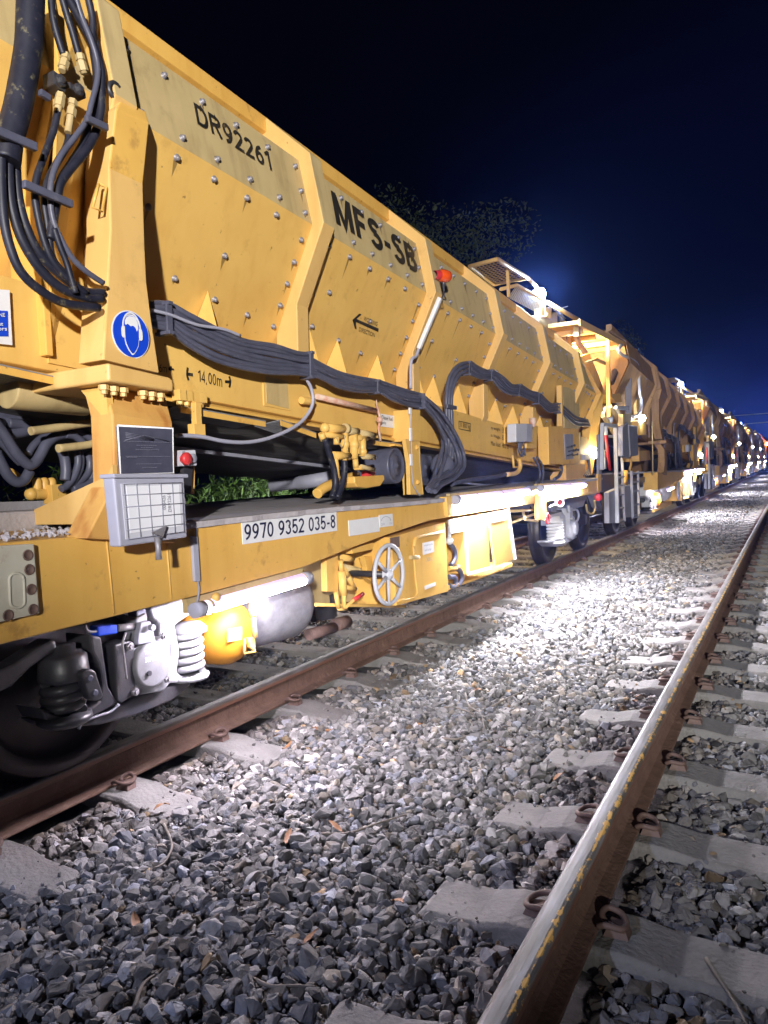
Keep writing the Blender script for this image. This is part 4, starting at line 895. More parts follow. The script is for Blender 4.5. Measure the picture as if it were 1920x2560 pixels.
# the white bolted plate at the left
mb = MB(); xq = XS + .03; a, b, c, d = [onX('c8', *p, xq) for p in ((-120, 175), (222, 155), (258, 605), (-90, 685))]
mb.prism([a, b, c, d], (-.05, 0, 0)); bp_ = mb.build('bolster_plate', 'rustwhite', W, .004)
mb = MB()
for x, y in ((180, 228), (190, 322), (203, 450), (215, 580), (52, 618), (-50, 640)): mb = MB(); mb.lathe(onX('c8', x, y, xq + .001), (1, 0, 0), [(.019, .0005), (.0175, .003), (.0145, .003), (.0135, .0012), (0, .0012)], 14); mb.build('plate_hole', 'clip', bp_)
mb = MB(); sl = []
for (x, y, up) in ((107, 385, 1), (112, 530, -1)):
    for i in range(9):
        t = math.pi * i / 8; sl.append(onX('c8', x + 47 * math.cos(t) * (1 if up > 0 else -1), y - 40 * math.sin(t) * up, xq + .001))
mb.tube(sl + [sl[0]], .005, 6); mb.prism(sl, (.001, 0, 0)); mb.build('plate_slot', 'rustwhite', bp_)
# number plates
def plate(pts, c, name, mat, par=W, x=XS + .004, t=.004):
    q = [onX(c, *p, x) for p in pts]; m = MB(); m.prism(q, (-t, 0, 0)); return m.build(name, mat, par), q
npl, q = plate([(676, 1165), (1330, 1105), (1335, 1235), (685, 1330)], 'c4', 'number_plate', 'white')
letters('9970 9352 035-8', onX('c4', 694, 1302, XS + .006), onX('c4', 1322, 1215, XS + .006), onX('c4', 690, 1192, XS + .006), 'navy', npl, .135, .1)
plate([(1415, 1165), (1622, 1138), (1630, 1240), (1420, 1273)], 'c4', 'blank_plate', 'white')
sw, q = plate([(520, 1072), (612, 1062), (617, 1145), (525, 1158)], 'c5', 'switch_plate', 'white')
mb = MB(); pts = [onX('c5', 568 + 32 * math.cos(math.pi * i / 14), 1112 - 30 * math.sin(math.pi * i / 14), XS + .007) for i in range(15)]; mb.tube(pts, .0016, 5); mb.build('arc_mark', 'greypaint', sw)
text('OFF', onX('c5', 530, 1148, XS + .006), onX('c5', 556, 1144, XS + .006), onX('c5', 530, 1130, XS + .006), 'greyplastic', sw); text('ON', onX('c5', 588, 1138, XS + .006), onX('c5', 608, 1136, XS + .006), onX('c5', 588, 1122, XS + .006), 'greyplastic', sw)
mb = MB(); q = [onX('c8', *p, XS + .018) for p in ((1246, 105), (1284, 103), (1302, 398), (1265, 400))]; mb.prism(q, (-.016, 0, 0)); mb.build('cable_cover', 'greyplastic', W, .003)
hose('c8', [(1215, 5), (1250, 5), (1270, 30), (1272, 105)], XS + .01, .005, 'cable', 'greypaint'); hose('c8', [(1282, 398), (1290, 450), (1280, 520), (1262, 585)], XS + .01, .005, 'cable', 'greypaint')

# ---- left end: longitudinal beam, dust, pipes, valve, hoses in the gap
mb = MB(); q = [onX('c24', *p, -2.62) for p in ((-200, 1560), (1150, 1490), (1172, 1735), (-200, 1870))]; mb.prism(q, (-.22, 0, 0)); mb.build('centre_beam', 'deck', W, .012)
mb = MB(); q = [onX('c24', *p, -3.3) for p in ((-300, 1420), (1350, 1370), (1500, 1700), (-300, 1800))]; mb.prism(q, (-.9, 0, 0)); mb.build('spoil_ledge', 'deck', W)
mb = MB(); q = [onX('f', -60, 1366, XS), onX('f', 0, 1360, XS), onX('f', 272, 1338, XS)]; mb.add([q[0], q[2], q[2] + V(-.5, 0, .03), q[0] + V(-.5, 0, .03)], [(0, 1, 2, 3)]); mb.build('beam_top', 'pale', W)
mb = MB()
for i in range(330):
    y = random.uniform(.9, 2.05); x = XS - .02 - random.random() ** 1.5 * .34; pv, pf = vrs[i % 36]; r = random.uniform(.004, .015); Rm = RM[i]
    mb.add([(Vector((Rm @ v).tolist()) * r + V(x, y, ftz(y) + .01 + .05 * (-(x - XS)))) for v in pv], pf.tolist())
o = mb.build('spilled_stones', 'deck', W); tag(o, kind='stuff')
def c24t(pts, x, r, name, mat, k=7): return hose('c24', pts, x, r, name, mat, k)
mb = MB(); mb.bar(onX('c24', -200, 270, -2.9), onX('c24', 1290, 160, -2.9), .05, .07); mb.build('cross_bar', 'dustyrubber', W)
mb = MB(); mb.bar(onX('c24', -200, 150, -3.1), onX('c24', 920, 60, -3.1), .05, .08); mb.build('cross_bar', 'dark', W)
c24t([(420, 430), (700, 395), (1000, 350), (1280, 310), (1370, 330), (1385, 420), (1360, 540), (1290, 600), (1150, 630), (800, 670)], -2.75, .018, 'guard_rail', 'tan')
for p in ([(-120, 230), (60, 480), (200, 700), (330, 850), (420, 900), (500, 850), (570, 740), (640, 610), (760, 510), (900, 470)], [(-100, 480), (80, 620), (200, 760), (300, 860)], [(-60, 720), (30, 900), (110, 1040), (220, 1130), (320, 1120), (380, 1040), (410, 980)],
          [(390, 740), (470, 620), (590, 520), (760, 460), (900, 450)], [(900, 450), (1050, 450), (1180, 490), (1290, 560)], [(900, 480), (1020, 500), (1120, 560), (1180, 620)], [(-100, 440), (120, 470), (330, 440), (380, 410), (300, 340), (100, 320)],
          [(850, 690), (890, 800), (910, 960), (900, 1110)], [(1050, 700), (1080, 800), (1070, 930), (1010, 1080), (920, 1190), (840, 1230)], [(1090, 700), (1120, 820), (1105, 950), (1040, 1090), (940, 1200)],
          [(1190, 710), (1240, 850), (1220, 1000), (1110, 1120), (960, 1210)], [(1310, 700), (1310, 850), (1270, 1020), (1140, 1150), (900, 1230)], [(1420, 640), (1460, 760), (1450, 900), (1370, 1040), (1200, 1170), (1000, 1230)], [(1260, 760), (1290, 900), (1260, 1080), (1180, 1240), (1060, 1290)]):
    c24t(p, -2.85 + random.uniform(-.05, .05), .0165 + (.006 if p[0][0] < 0 or p[0][0] == 850 else 0), 'hose', 'dustyrubber')
mb = MB()
for k in range(3): p = onX('c24', 515 + 100 * k, 1175, -2.9); mb.lathe(p + V(0, 0, -.03), (0, 0, 1), [(.018, 0), (.02, .02), (.02, .05), (.012, .062), (0, .064)], 12)
a, b = onX('c24', 430, 1300, -2.9), onX('c24', 690, 1290, -2.9); mb.cyl(a, b, .026, 12); mb.ball(a, .028)
mb.box(onX('c24', 760, 1300, -2.88), (.06, .075, .085)); a, b = onX('c24', 830, 1290, -2.9), onX('c24', 1040, 1290, -2.9); mb.cyl(a, b, .018, 12)
mb.build('pipe_valve', 'orange', W, .003)
mb = MB(); q = [onX('c24', *p, -3.05) for p in ((90, 920), (200, 960), (330, 1060), (330, 1130), (140, 1090), (90, 1000))]; mb.prism(q, (-.03, 0, 0)); mb.build('guard_plate', 'orange', W)
# the dark belt head at far left
mb = MB(); q = [onX('c3', *p, -2.75) for p in ((-200, 870), (430, 780), (430, 730), (-200, 760))]; mb.prism(q, (-.05, 0, 0)); mb.build('cross_bar', 'tan', W)

# ---- deck fittings: hydraulic manifold, drums, post, filter, box
def pxcyl(m, c, a, b, xa, xb, r, n=12): m.cyl(onX(c, *a, xa), onX(c, *b, xb), r, n)
xm = -2.32
mb = MB()
for a, b, r in (((1250, 525), (1400, 535), .026), ((1245, 570), (1400, 590), .016), ((1330, 590), (1330, 640), .018), ((1388, 560), (1388, 700), .022), ((1300, 715), (1415, 720), .024), ((1450, 560), (1450, 740), .026), ((1505, 600), (1510, 720), .026), ((1430, 600), (1540, 590), .022), ((1460, 740), (1465, 800), .018), ((1225, 560), (1240, 610), .02), ((1320, 720), (1335, 870), .018), ((1460, 800), (1560, 800), .014), ((1380, 720), (1385, 760), .018)):
    pxcyl(mb, 'c4', a, b, xm, xm, r)
for p, r in (((1250, 525), .03), ((1388, 640), .03), ((1450, 640), .034), ((1510, 690), .03)): mb.ball(onX('c4', *p, xm), r, (1, 1, 1), 10, 6)
mb.box(onX('c4', 1480, 650, xm - .02), (.06, .09, .1))
mb.build('valve_manifold', 'yellow', W)
mb = MB()
for a, b, r in (((1385, 528), (1405, 532), .03), ((1410, 545), (1475, 550), .022), ((1500, 560), (1590, 578), .02), ((1515, 720), (1590, 728), .018), ((1500, 790), (1590, 815), .013)): mb = MB(); pxcyl(mb, 'c4', a, b, xm + .01, xm + .01, r); mb.build('valve_cap', 'tan', W)
hose('c4', [(1250, 600), (1275, 680), (1300, 760), (1318, 840), (1322, 920), (1300, 1005)], xm + .02, .019)
hose('c4', [(1385, 750), (1385, 830), (1370, 910), (1335, 1010)], xm + .02, .019)
hose('c5', [(225, 535), (240, 570), (265, 600), (280, 570), (282, 520)], xm + .02, .003, 'chain', 'tan', 5)
mb = MB(); P = smooth_path([onX('c5', *p, -2.55) for p in ((90, 925), (130, 890), (190, 860), (270, 830), (360, 800))], 6); mb.tube(P, .032, 12); mb.build('yellow_elbow_pipe', 'orange', W)
mb = MB(); q = [onX('c5', *p, -2.38) for p in ((350, 805), (556, 795), (558, 830), (530, 870), (440, 885), (370, 880), (352, 850))]; mb.prism(q, (-.12, 0, 0)); mb.build('funnel_guard', 'orange', W, .008)
mb = MB(); pxcyl(mb, 'c5', (415, 790), (475, 785), -2.4, -2.4, .02); mb.build('red_coupling', 'red', W)
mb = MB(); a = onX('c5', 0, 845, -3.1); b = onX('c5', 180, 815, -2.9); mb.tube([onX('c4', 870, 925, -3.6), onX('c4', 1060, 903, -3.4), a, b], .05, 14); mb.build('grey_pipe', 'greypaint', W)
mb = MB(); mb.cyl(onX('c4', 1055, 905, -3.4), onX('c4', 1115, 898, -3.33), .056, 14); mb.build('pipe_coupling', 'dark', W)
# drum with a domed face, a second drum and a mushroom vent
def drum(c, ctr, edge, x, dep, name):
    p = onX(c, *ctr, x); r = abs(onX(c, *edge, x).z - p.z)
    m = MB(); m.lathe(p, (1, 0, 0), [(r, -dep), (r, -.012), (r * .98, 0), (r * .9, .004), (r * .86, -.006), (r * .55, -.012), (r * .52, 0), (r * .45, .004), (r * .16, .002), (r * .12, .012), (0, .014)], 32); return m.build(name, 'dustyrubber', W)
drum('c5', (640, 730), (640, 605), -2.40, .30, 'filter_drum')
mb = MB(); q = onX('c5', 648, 590, -2.41); mb.bar(q + V(0, -.1, 0), q + V(0, .1, -.01), .06, .012); mb.build('drum_strap', 'orange', W)
drum('c5', (840, 740), (840, 610), -2.62, .25, 'filter_drum')
mb = MB(); p = onX('c5', 955, 730, -2.36); mb.lathe(p, (.55, -.83, 0), [(.035, -.16), (.035, -.05), (.085, -.03), (.095, 0), (.085, .03), (.04, .05), (0, .055)], 24); mb.build('vent_mushroom', 'dustyrubber', W)
# stanchion with lamp strip on it
mb = MB(); q = [onX('c5', *p, -2.33) for p in ((700, 545), (795, 548), (800, 720), (822, 930), (735, 930), (728, 720))]; mb.prism(q, (-.03, 0, 0)); q = [onX('c5', *p, -2.33) for p in ((795, 548), (800, 720), (822, 930))]
mb.prism([q[0], q[1], q[2], q[2] + V(-.16, 0, 0), q[0] + V(-.16, 0, 0)], (0, .015, 0)); mb.build('stanchion', 'yellow', W, .003)
mb = MB(); q = [onX('c5', *p, -2.32) for p in ((742, 340), (805, 345), (800, 560), (740, 560))]; mb.prism(q, (-.16, 0, 0)); mb.build('stanchion_head', 'yellow', W, .004)
mb = MB()
for x, y in ((778, 605), (783, 845)): mb.lathe(onX('c5', x, y, -2.33), (1, 0, 0), [(.017, 0), (.017, .012), (.009, .013), (.009, .02), (0, .02)], 6, False)
mb.build('stanchion_bolt', 'yellow', W)
for a, b in (((733, 330), (734, 375)), ((736, 470), (738, 560)), ((738, 650), (742, 730))):
    mb = MB(); mb.bar(onX('c5', *a, -2.32), onX('c5', *b, -2.32), .012, .03, (0, 1, 0)); mb.build('cable_cover', 'white', W, .002)
hose('c5', [(734, 370), (740, 480), (742, 640), (745, 760), (752, 850), (780, 910), (800, 935)], -2.318, .004, 'cable', 'greyplastic')
# white conduit on the third rib and the orange beacon above it
mb = MB(); a = onX('c16', 1080, 1262, -2.19); b = onX('c2', 1303, 1275, -2.36); mb.bar(a, b, .03, .03, (0, 1, 0)); mb.build('lamp_strip', 'white', W, .004)
hose('c16', [(1100, 1262), (1120, 1200), (1112, 1130)], -2.17, .006, 'cable', 'dark'); hose('c2', [(1303, 1275), (1290, 1310), (1268, 1335), (1266, 1460)], -2.36, .012, 'conduit', 'greyplastic')
mb = MB(); p = onX('c16', 1100, 1035, -2.21); d = onX('c16', 1190, 1035, -2.19) - p
bc = V(.35, .94, .04).normalized()
mb.lathe(p - bc * .03, bc, [(.03, -.05), (.035, -.01), (.035, 0)], 20); be = mb.build('beacon', 'red', W)
mb = MB(); mb.lathe(p - bc * .03, bc, [(.036, 0), (.044, .012), (.047, .06), (.042, .09), (.026, .108), (0, .114)], 12); mb.build('beacon_lens', 'orangelens', be)
mb = MB(); mb.lathe(p + V(0, .02, -.04), (0, 0, -1), [(.014, 0), (.014, .03), (.008, .05)], 12); mb.build('beacon_socket', 'dark', be)
hose('c16', [(1112, 1120), (1120, 1180), (1125, 1240), (1140, 1285), (1100, 1275)], -2.2, .005, 'cable', 'dark')
# switch boxes at the right
def pbox(c, pts, x, t, name, mat, bev=.005, par=W):
    q = [onX(c, *p, x) for p in pts]; m = MB(); m.prism(q, (-t, 0, 0)); return copyable(m.build(name, mat, par, bev))
pbox('c22', [(605, 195), (905, 215), (885, 495), (600, 430)], -2.36, .1, 'junction_cabinet', 'yellow')
jb = pbox('c22', [(635, 190), (765, 190), (765, 408), (637, 415)], -2.28, .09, 'junction_box', 'lightgrey', .006)
pbox('c22', [(765, 190), (838, 200), (835, 410), (765, 408)], -2.281, .088, 'junction_box_side', 'greyplastic')
mb = MB(); mb.lathe(onX('c22', 840, 205, -2.3), (0, 0, 1), [(.032, -.02), (.03, .0), (.036, .005), (.036, .06), (.03, .07), (0, .07)], 18); mb.build('red_beacon', 'redbrown', W)
for p in ([(680, 415), (690, 500), (720, 590)], [(700, 415), (700, 520), (735, 570)], [(665, 415), (672, 540), (700, 590)], [(720, 415), (735, 500), (745, 580)]): hose('c22', p, -2.3, .009, 'cable', 'dustyrubber')
pbox('c22', [(765, 420), (850, 425), (850, 495), (765, 490)], -2.34, .06, 'junction_cabinet', 'yellow')
hose('c22', [(850, 610), (900, 690), (930, 790), (920, 870), (880, 915)], -2.36, .013, mat='dustyrubber'); hose('c22', [(890, 600), (950, 690), (970, 790), (960, 870), (945, 915)], -2.36, .013, mat='dustyrubber'); hose('c22', [(1180, 690), (1190, 760), (1160, 830), (1100, 870)], -2.45, .02, mat='dustyrubber')
pl2 = pbox('c22', [(945, 380), (1012, 395), (1010, 650), (950, 640)], XK + .006, .004, 'instruction_plate', 'white', 0)
mb = MB()
for k in range(5):
    p = [onX('c22', 960, 430 + 45 * k, XK + .008), onX('c22', 1000, 436 + 45 * k, XK + .008), onX('c22', 1000, 456 + 45 * k, XK + .008), onX('c22', 960, 450 + 45 * k, XK + .008)]; mb.prism(p, (.001, 0, 0))
mb.build('plate_marks', 'greypaint', pl2)
pbox('c22', [(1028, 228), (1200, 218), (1205, 680), (1040, 690)], -2.30, .12, 'valve_cabinet', 'orange')
pbox('c22', [(1205, -260), (1400, -235), (1410, 250), (1230, 245)], -2.34, .02, 'open_flap', 'tan')
pbox('c22', [(1210, 245), (1400, 255), (1412, 670), (1225, 690)], -2.36, .1, 'lever_cabinet', 'orange')
lp = pbox('c22', [(1228, 320), (1330, 318), (1338, 620), (1240, 630)], -2.352, .02, 'lever_panel', 'greypaint')
mb = MB()
for x, y in ((1250, 480), (1285, 470), (1270, 530), (1305, 520), (1330, 525), (1255, 580), (1320, 578)): a = onX('c22', x, y, -2.35); mb.cyl(a, a + V(.06, .015, .01), .008, 8); mb.ball(a + V(.06, .015, .01), .015, n=8, k=6)
mb.build('levers', 'dark', lp)
pbox('c22', [(1190, -280), (1206, -280), (1225, 690), (1205, 690)], -2.30, .06, 'cabinet_rail', 'pale', .002)
pbox('c22', [(1240, 690), (1480, 680), (1480, 870), (1250, 895)], -2.40, .2, 'pedestal', 'orange')
pbox('c22', [(1410, 350), (1560, 360), (1560, 620), (1420, 630)], -2.42, .05, 'lamp_bracket', 'tan')
pbox('c22', [(1475, 565), (1552, 570), (1552, 630), (1478, 632)], -2.36, .05, 'lamp_socket', 'greyplastic')
mb = MB(); p = onX('c22', 1590, 535, -2.36); mb.lathe(p + V(0, 0, -.09), (0, 0, 1), [(.03, 0), (.045, .03), (.05, .09), (.04, .13), (.02, .15), (0, .15)], 16); copyable(mb.build('lit_bulb', 'warmlamp', W))
for k in range(4): hose('c22', [(1500 + 12 * k, 630), (1520 + 6 * k, 720), (1480 + 20 * k, 800), (1460 + 22 * k, 830)], -2.38, .008, 'cable', 'dustyrubber')
mb = MB(); P = smooth_path([onX('c22', *p, -2.34) for p in ((670, 620), (685, 690), (670, 760), (620, 800), (530, 810))], 6); mb.tube(P, .022, 12); mb.tube([onX('c22', *p, -2.36) for p in ((595, 580), (605, 720), (680, 715))], .012, 8); mb.build('yellow_pipe', 'yellow', W)
hose('c22', [(530, 805), (380, 840), (200, 860), (0, 890), (-150, 930)], -2.36, .019, mat='dustyrubber')
copyable(pbox('c22', [(1500, 880), (1640, 868), (1650, 1020), (1505, 1035)], XS + .004, .05, 'end_cover', 'orange'))

# ---- lit fluorescent tubes
def lamp(c, a, b, x, r, clamps=(), name='tube_light', mat='tube'):
    p, q = onX(c, *a, x), onX(c, *b, x); d = (q - p).normalized()
    m = MB(); m.tube([p + d * .04, q - d * .04], r, 16); 
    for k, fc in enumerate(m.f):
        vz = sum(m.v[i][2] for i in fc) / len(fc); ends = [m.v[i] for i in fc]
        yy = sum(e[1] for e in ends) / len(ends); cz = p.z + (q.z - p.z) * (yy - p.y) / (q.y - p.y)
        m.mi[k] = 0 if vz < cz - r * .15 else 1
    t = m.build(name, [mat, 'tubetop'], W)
    for e, s in ((p, 1), (q, -1)): m = MB(); m.tube([e, e + d * s * .055], r * 1.12, 14); m.build('tube_end_cap', 'greyplastic', t)
    m = MB()
    for u in clamps: e = p + (q - p) * u; m.tube([e, e + d * .012], r * 1.1, 14)
    m.bar(p - V(r * 1.6, 0, -r * .6), q - V(r * 1.6, 0, -r * .6), r * .9, r * 2.0); m.build('tube_clamp', 'tan', t)
    return copyable(t)
lamp('c8', (1255, 590), (2000, 372), XS + .035, .030, (.1, .93), mat='tubelow')
for ya_, yb_ in ((1.2, 3.0), (4.9, 6.8), (7.0, 8.9)):  # unseen tubes added under the far side to light the bushes
    m = MB(); m.tube([(-4.95, ya_, .80), (-4.95, yb_, .80)], .028, 10); copyable(m.build('tube_light', 'farbush', W))
lamp('c5', (1040, 970), (1555, 905), XS + .05, .031, (.02, .24, .55))
lamp('c22', (930, 985), (1475, 935), XS + .05, .030, (.25, .6))
pbox('c5', [(985, 945), (1025, 940), (1030, 1080), (1000, 1085)], XS + .03, .06, 'lamp_bracket', 'yellow')
pbox('c22', [(905, 1050), (1000, 1050), (1010, 1350), (925, 1360)], XS + .03, .05, 'lamp_bracket', 'yellow')
for c, (x, y) in (('c8', (1400, 500)), ('c22', (945, 990))):
    mb = MB(); mb.ball(onX(c, x, y, XS + .05), .02, n=10, k=6); mb.build('lamp_knuckle', 'yellow', W)

# ---- tanks and fittings under the frame
def px_lathe(c, ctr, x, dirv, prof, name, mat, n=32): m = MB(); m.lathe(onX(c, *ctr, x), dirv, prof, n); return copyable(m.build(name, mat, W))
p = onX('c9', 270, 600, -2.46); r = .162
tk = MB(); tk.lathe(p, (1, .12, 0), [(0, .075), (r * .35, .068), (r * .65, .05), (r * .86, .025), (r * .97, -.01), (r, -.05), (r, -.16), (r * 1.025, -.165), (r * 1.025, -.18), (r, -.185), (r, -.9), (0, -.95)], 40); yt = copyable(tk.build('yellow_air_tank', 'tank', W))
mb = MB(); q = [onX('c9', *pp, -2.388) for pp in ((222, 575), (345, 552), (345, 660), (225, 680))]; mb.prism(q, (.003, 0, 0)); mb.build('tank_label', 'pale', yt)
p = onX('c9', 400, 385, -2.74); r = .235
tk = MB(); tk.lathe(p, (-.2, -1, 0), [(0, -.36), (r * .7, -.345), (r * .93, -.31), (r, -.26), (r, .02), (r * .94, .07), (r * .75, .12), (r * .4, .15), (0, .16)], 40); copyable(tk.build('steel_tank', 'silver', W))
mb = MB()
for a, b, rr in (((425, 150), (430, 330), .012), ((432, 330), (440, 470), .018), ((440, 470), (460, 640), .012), ((435, 400), (450, 420), .022)): pxcyl(mb, 'c9', a, b, -2.35, -2.35, rr)
mb.build('drain_pipe', 'pale', W)
mb = MB(); q = [onX('c9', *pp, -2.36) for pp in ((370, 655), (455, 640), (460, 760), (365, 775))]; mb.tube([q[0], q[3], q[2]], .006, 6); mb.prism([q[0] + V(0, .02, -.0), q[1], q[2], q[3] + V(0, .05, .02)], (-.02, 0, 0)); mb.build('tank_bracket', 'orange', W)
# dark vertical cylinder beside the tank and its lower elbow
mb = MB(); a = onX('c9', 1000, 90, -2.62); b = onX('c9', 1050, 470, -2.62); mb.tube([a, a + (b - a) * .2, a + (b - a) * .45, b], [.07, .072, .066, .07], 18); mb.build('dark_cylinder', 'dark', W)
mb = MB(); mb.tube([a + (b - a) * .08, a + (b - a) * .15], .078, 18); mb.tube([a + (b - a) * .38, a + (b - a) * .48], .075, 18); mb.build('cylinder_band', 'tan', W)
mb = MB(); pxcyl(mb, 'c9', (900, 620), (1110, 560), -2.6, -2.6, .035); pxcyl(mb, 'c9', (1120, 540), (1220, 510), -2.6, -2.6, .042); mb.build('elbow_pipe', 'clip', W)
mb = MB(); q = [onX('c9', *pp, -2.32) for pp in ((1045, -60), (1148, -60), (1148, 265), (1055, 262))]; mb.prism(q, (-.04, 0, 0)); mb.build('valve_plate', 'yellow', W, .004)
mb = MB()
for a, b, rr in (((1165, 0), (1175, 90), .016), ((1175, 90), (1190, 290), .024), ((1190, 80), (1225, 130), .018), ((1225, 130), (1275, 230), .016), ((1215, 225), (1290, 240), .013), ((1125, 265), (1150, 400), .014), ((1190, 290), (1195, 400), .014), ((1150, 405), (1210, 405), .01)): pxcyl(mb, 'c9', a, b, -2.30, -2.30, rr)
pxcyl(mb, 'c9', (960, 370), (1700, 385), -2.34, -2.34, .01); pxcyl(mb, 'c5', (265, 1365), (335, 1375), -2.34, -2.34, .02)
mb.build('brake_valve', 'yellow', W)
mb = MB(); a, b = onX('c9', 1205, 395, -2.29), onX('c9', 1275, 330, -2.27); mb.bar(a, b, .01, .016); mb.build('valve_lever', 'yellow', W)
mb = MB(); mb.cyl(b, onX('c9', 1352, 280, -2.26), .0125, 12); mb.build('red_lever_grip', 'red', W)
mb = MB(); pxcyl(mb, 'c9', (1190, 60), (1430, 130), -2.5, -2.5, .026); pxcyl(mb, 'c9', (1290, 100), (1340, 120), -2.5, -2.5, .034); mb.build('cross_pipe', 'tan', W)
mb = MB(); q = [onX('c9', *pp, -2.4) for pp in ((1360, -30), (1440, -30), (1420, 80), (1430, 150), (1470, 190), (1440, 200), (1390, 150), (1385, 60))]; mb.prism(q, (-.04, 0, 0)); mb.build('pipe_bracket', 'orange', W, .003)
# oil tank box and its side face
pbox('c5', [(0, 1395), (560, 1215), (560, 1660), (0, 1690)], -2.56, .9, 'oil_tank_body', 'tan')
pbox('c5', [(600, 1225), (975, 1120), (1000, 1600), (640, 1700)], XS - .03, .5, 'oil_tank', 'orange', .006)
mb = MB(); q = [onX('c5', *pp, XS - .024) for pp in ((760, 1290), (770, 1240), (800, 1222), (955, 1190))]; mb.tube(smooth_path(q, 4), .012, 8); q = [onX('c5', *pp, XS - .026) for pp in ((755, 1290), (770, 1500), (775, 1630), (650, 1665))]; mb.tube(smooth_path(q, 4), .006, 6); mb.build('tank_pipe', 'yellow', W)
mb = MB(); pxcyl(mb, 'c5', (735, 1365), (790, 1365), XS - .02, XS - .02, .014); mb.build('door_latch', 'tan', W)
o, q = plate([(822, 1265), (898, 1248), (900, 1325), (825, 1348)], 'c5', 'oil_plate', 'white', W, XS - .026)
text('Hydraulic', onX('c5', 830, 1292, XS - .022), onX('c5', 890, 1280, XS - .022), onX('c5', 830, 1276, XS - .022), 'greypaint', o); text('oil only', onX('c5', 833, 1328, XS - .022), onX('c5', 878, 1318, XS - .022), onX('c5', 833, 1308, XS - .022), 'greypaint', o)
text('300 L', onX('c5', 845, 1393, XS - .024), onX('c5', 888, 1385, XS - .024), onX('c5', 845, 1366, XS - .024), 'greypaint', W)
o, q = plate([(836, 1562), (910, 1535), (910, 1560), (838, 1588)], 'c5', 'blank_plate', 'white', W, XS - .026)
plate([(598, 1230), (660, 1218), (662, 1290), (600, 1310)], 'c5', 'gauge_plate', 'clip', W, XS - .024)
pbox('c5', [(330, 1300), (485, 1262), (475, 1310), (335, 1340)], -2.3, .1, 'pipe_bracket', 'orange', .004)
# hand wheel
c0 = onX('c5', 588, 1482, XS + .02); rx = .5 * (onX('c5', 690, 1450, XS + .02) - onX('c5', 487, 1500, XS + .02)).length; rz = .5 * (onX('c5', 600, 1285, XS + .02) - onX('c5', 580, 1685, XS + .02)).length
rw = (rx + rz) / 2 * .985
mb = MB(); ring = [c0 + V(0, math.cos(a) * rw, math.sin(a) * rw) for a in [2 * math.pi * i / 48 for i in range(49)]]; mb.tube(ring, .0135, 10, False)
for k in range(6):
    a = math.pi / 2 + k * math.pi / 3 - .1; mb.tube([c0 + V(-.005, math.cos(a) * .03, math.sin(a) * .03), c0 + V(0, math.cos(a) * rw, math.sin(a) * rw)], [.012, .009], 8)
mb.lathe(c0 + V(-.03, 0, 0), (1, 0, 0), [(.036, 0), (.036, .035), (.028, .045), (.014, .046), (.014, .055), (0, .055)], 18); copyable(mb.build('hand_wheel', 'lightgrey', W))
mb = MB(); mb.cyl(c0 + V(-.3, 0, 0), c0 + V(-.02, 0, 0), .02, 10); mb.build('wheel_shaft', 'dark', W)
# cabinets right of the oil tank
pbox('c5', [(990, 1110), (1105, 1090), (1110, 1520), (1005, 1560)], XS - .16, .35, 'cabinet_side', 'yellow')
sp_ = pbox('c5', [(1010, 1105), (1170, 1078), (1172, 1170), (1020, 1200)], XS - .01, .02, 'instruction_plate', 'white', .002)
mb = MB()
for k in range(4):
    x = 1040 + 33 * k; q = [onX('c5', x, 1118 - k * 5, XS - .006), onX('c5', x + 10, 1122 - k * 5, XS - .006), onX('c5', x + 14, 1165 - k * 5, XS - .006)]; mb.tube(q, .003, 5)
mb.build('plate_marks', 'greypaint', sp_)
copyable(pbox('c5', [(1115, 1090), (1280, 1060), (1285, 1440), (1135, 1480)], XS + .0, .5, 'equipment_door', 'yellow'))
copyable(pbox('c5', [(1272, 1062), (1410, 1035), (1462, 1375), (1325, 1425)], XS + .02, .02, 'equipment_door', 'yellow', .004))
for a_, b_, w_ in ((onX('c5', 1410, 1035, XS + .03), onX('c5', 1462, 1375, XS + .03), .03), (onX('c5', 1135, 1480, XS + .01), onX('c5', 1285, 1440, XS + .01), .02), (onX('c5', 1112, 1090, XS + .01), onX('c5', 1135, 1480, XS + .01), .02)):
    mb = MB(); mb.bar(a_, b_, w_, .02, (1, 0, 0)); copyable(mb.build('door_trim', 'white', W, .002))
plate([(1293, 1100), (1390, 1078), (1392, 1105), (1296, 1125)], 'c5', 'blank_plate', 'greyplastic', W, XS + .026)
pbox('c5', [(1000, 1560), (1290, 1480), (1440, 1400), (1440, 1430), (1000, 1590)], XS - .05, .4, 'equipment_sill', 'orange', .003)
for p, r, mt in (([(1000, 1230), (1010, 1270), (1040, 1310), (1045, 1370), (1015, 1420)], .018, 'dustyrubber'), ([(1000, 1500), (1035, 1500), (1050, 1530), (1030, 1570), (1000, 1560)], .02, 'dustyrubber'), ([(1050, 1430), (1085, 1470), (1090, 1520), (1060, 1560)], .02, 'dustyrubber'), ([(1000, 1440), (1040, 1440), (1070, 1430)], .018, 'yellow')): hose('c5', p, XS - .06, r, mat=mt)
mb = MB(); mb.ball(onX('c5', 1005, 1250, XS - .05), .03, n=12, k=8); mb.tube([onX('c5', 1005, 1150, XS - .05), onX('c5', 1005, 1250, XS - .05)], .014, 8); mb.build('hose_union', 'white', W)

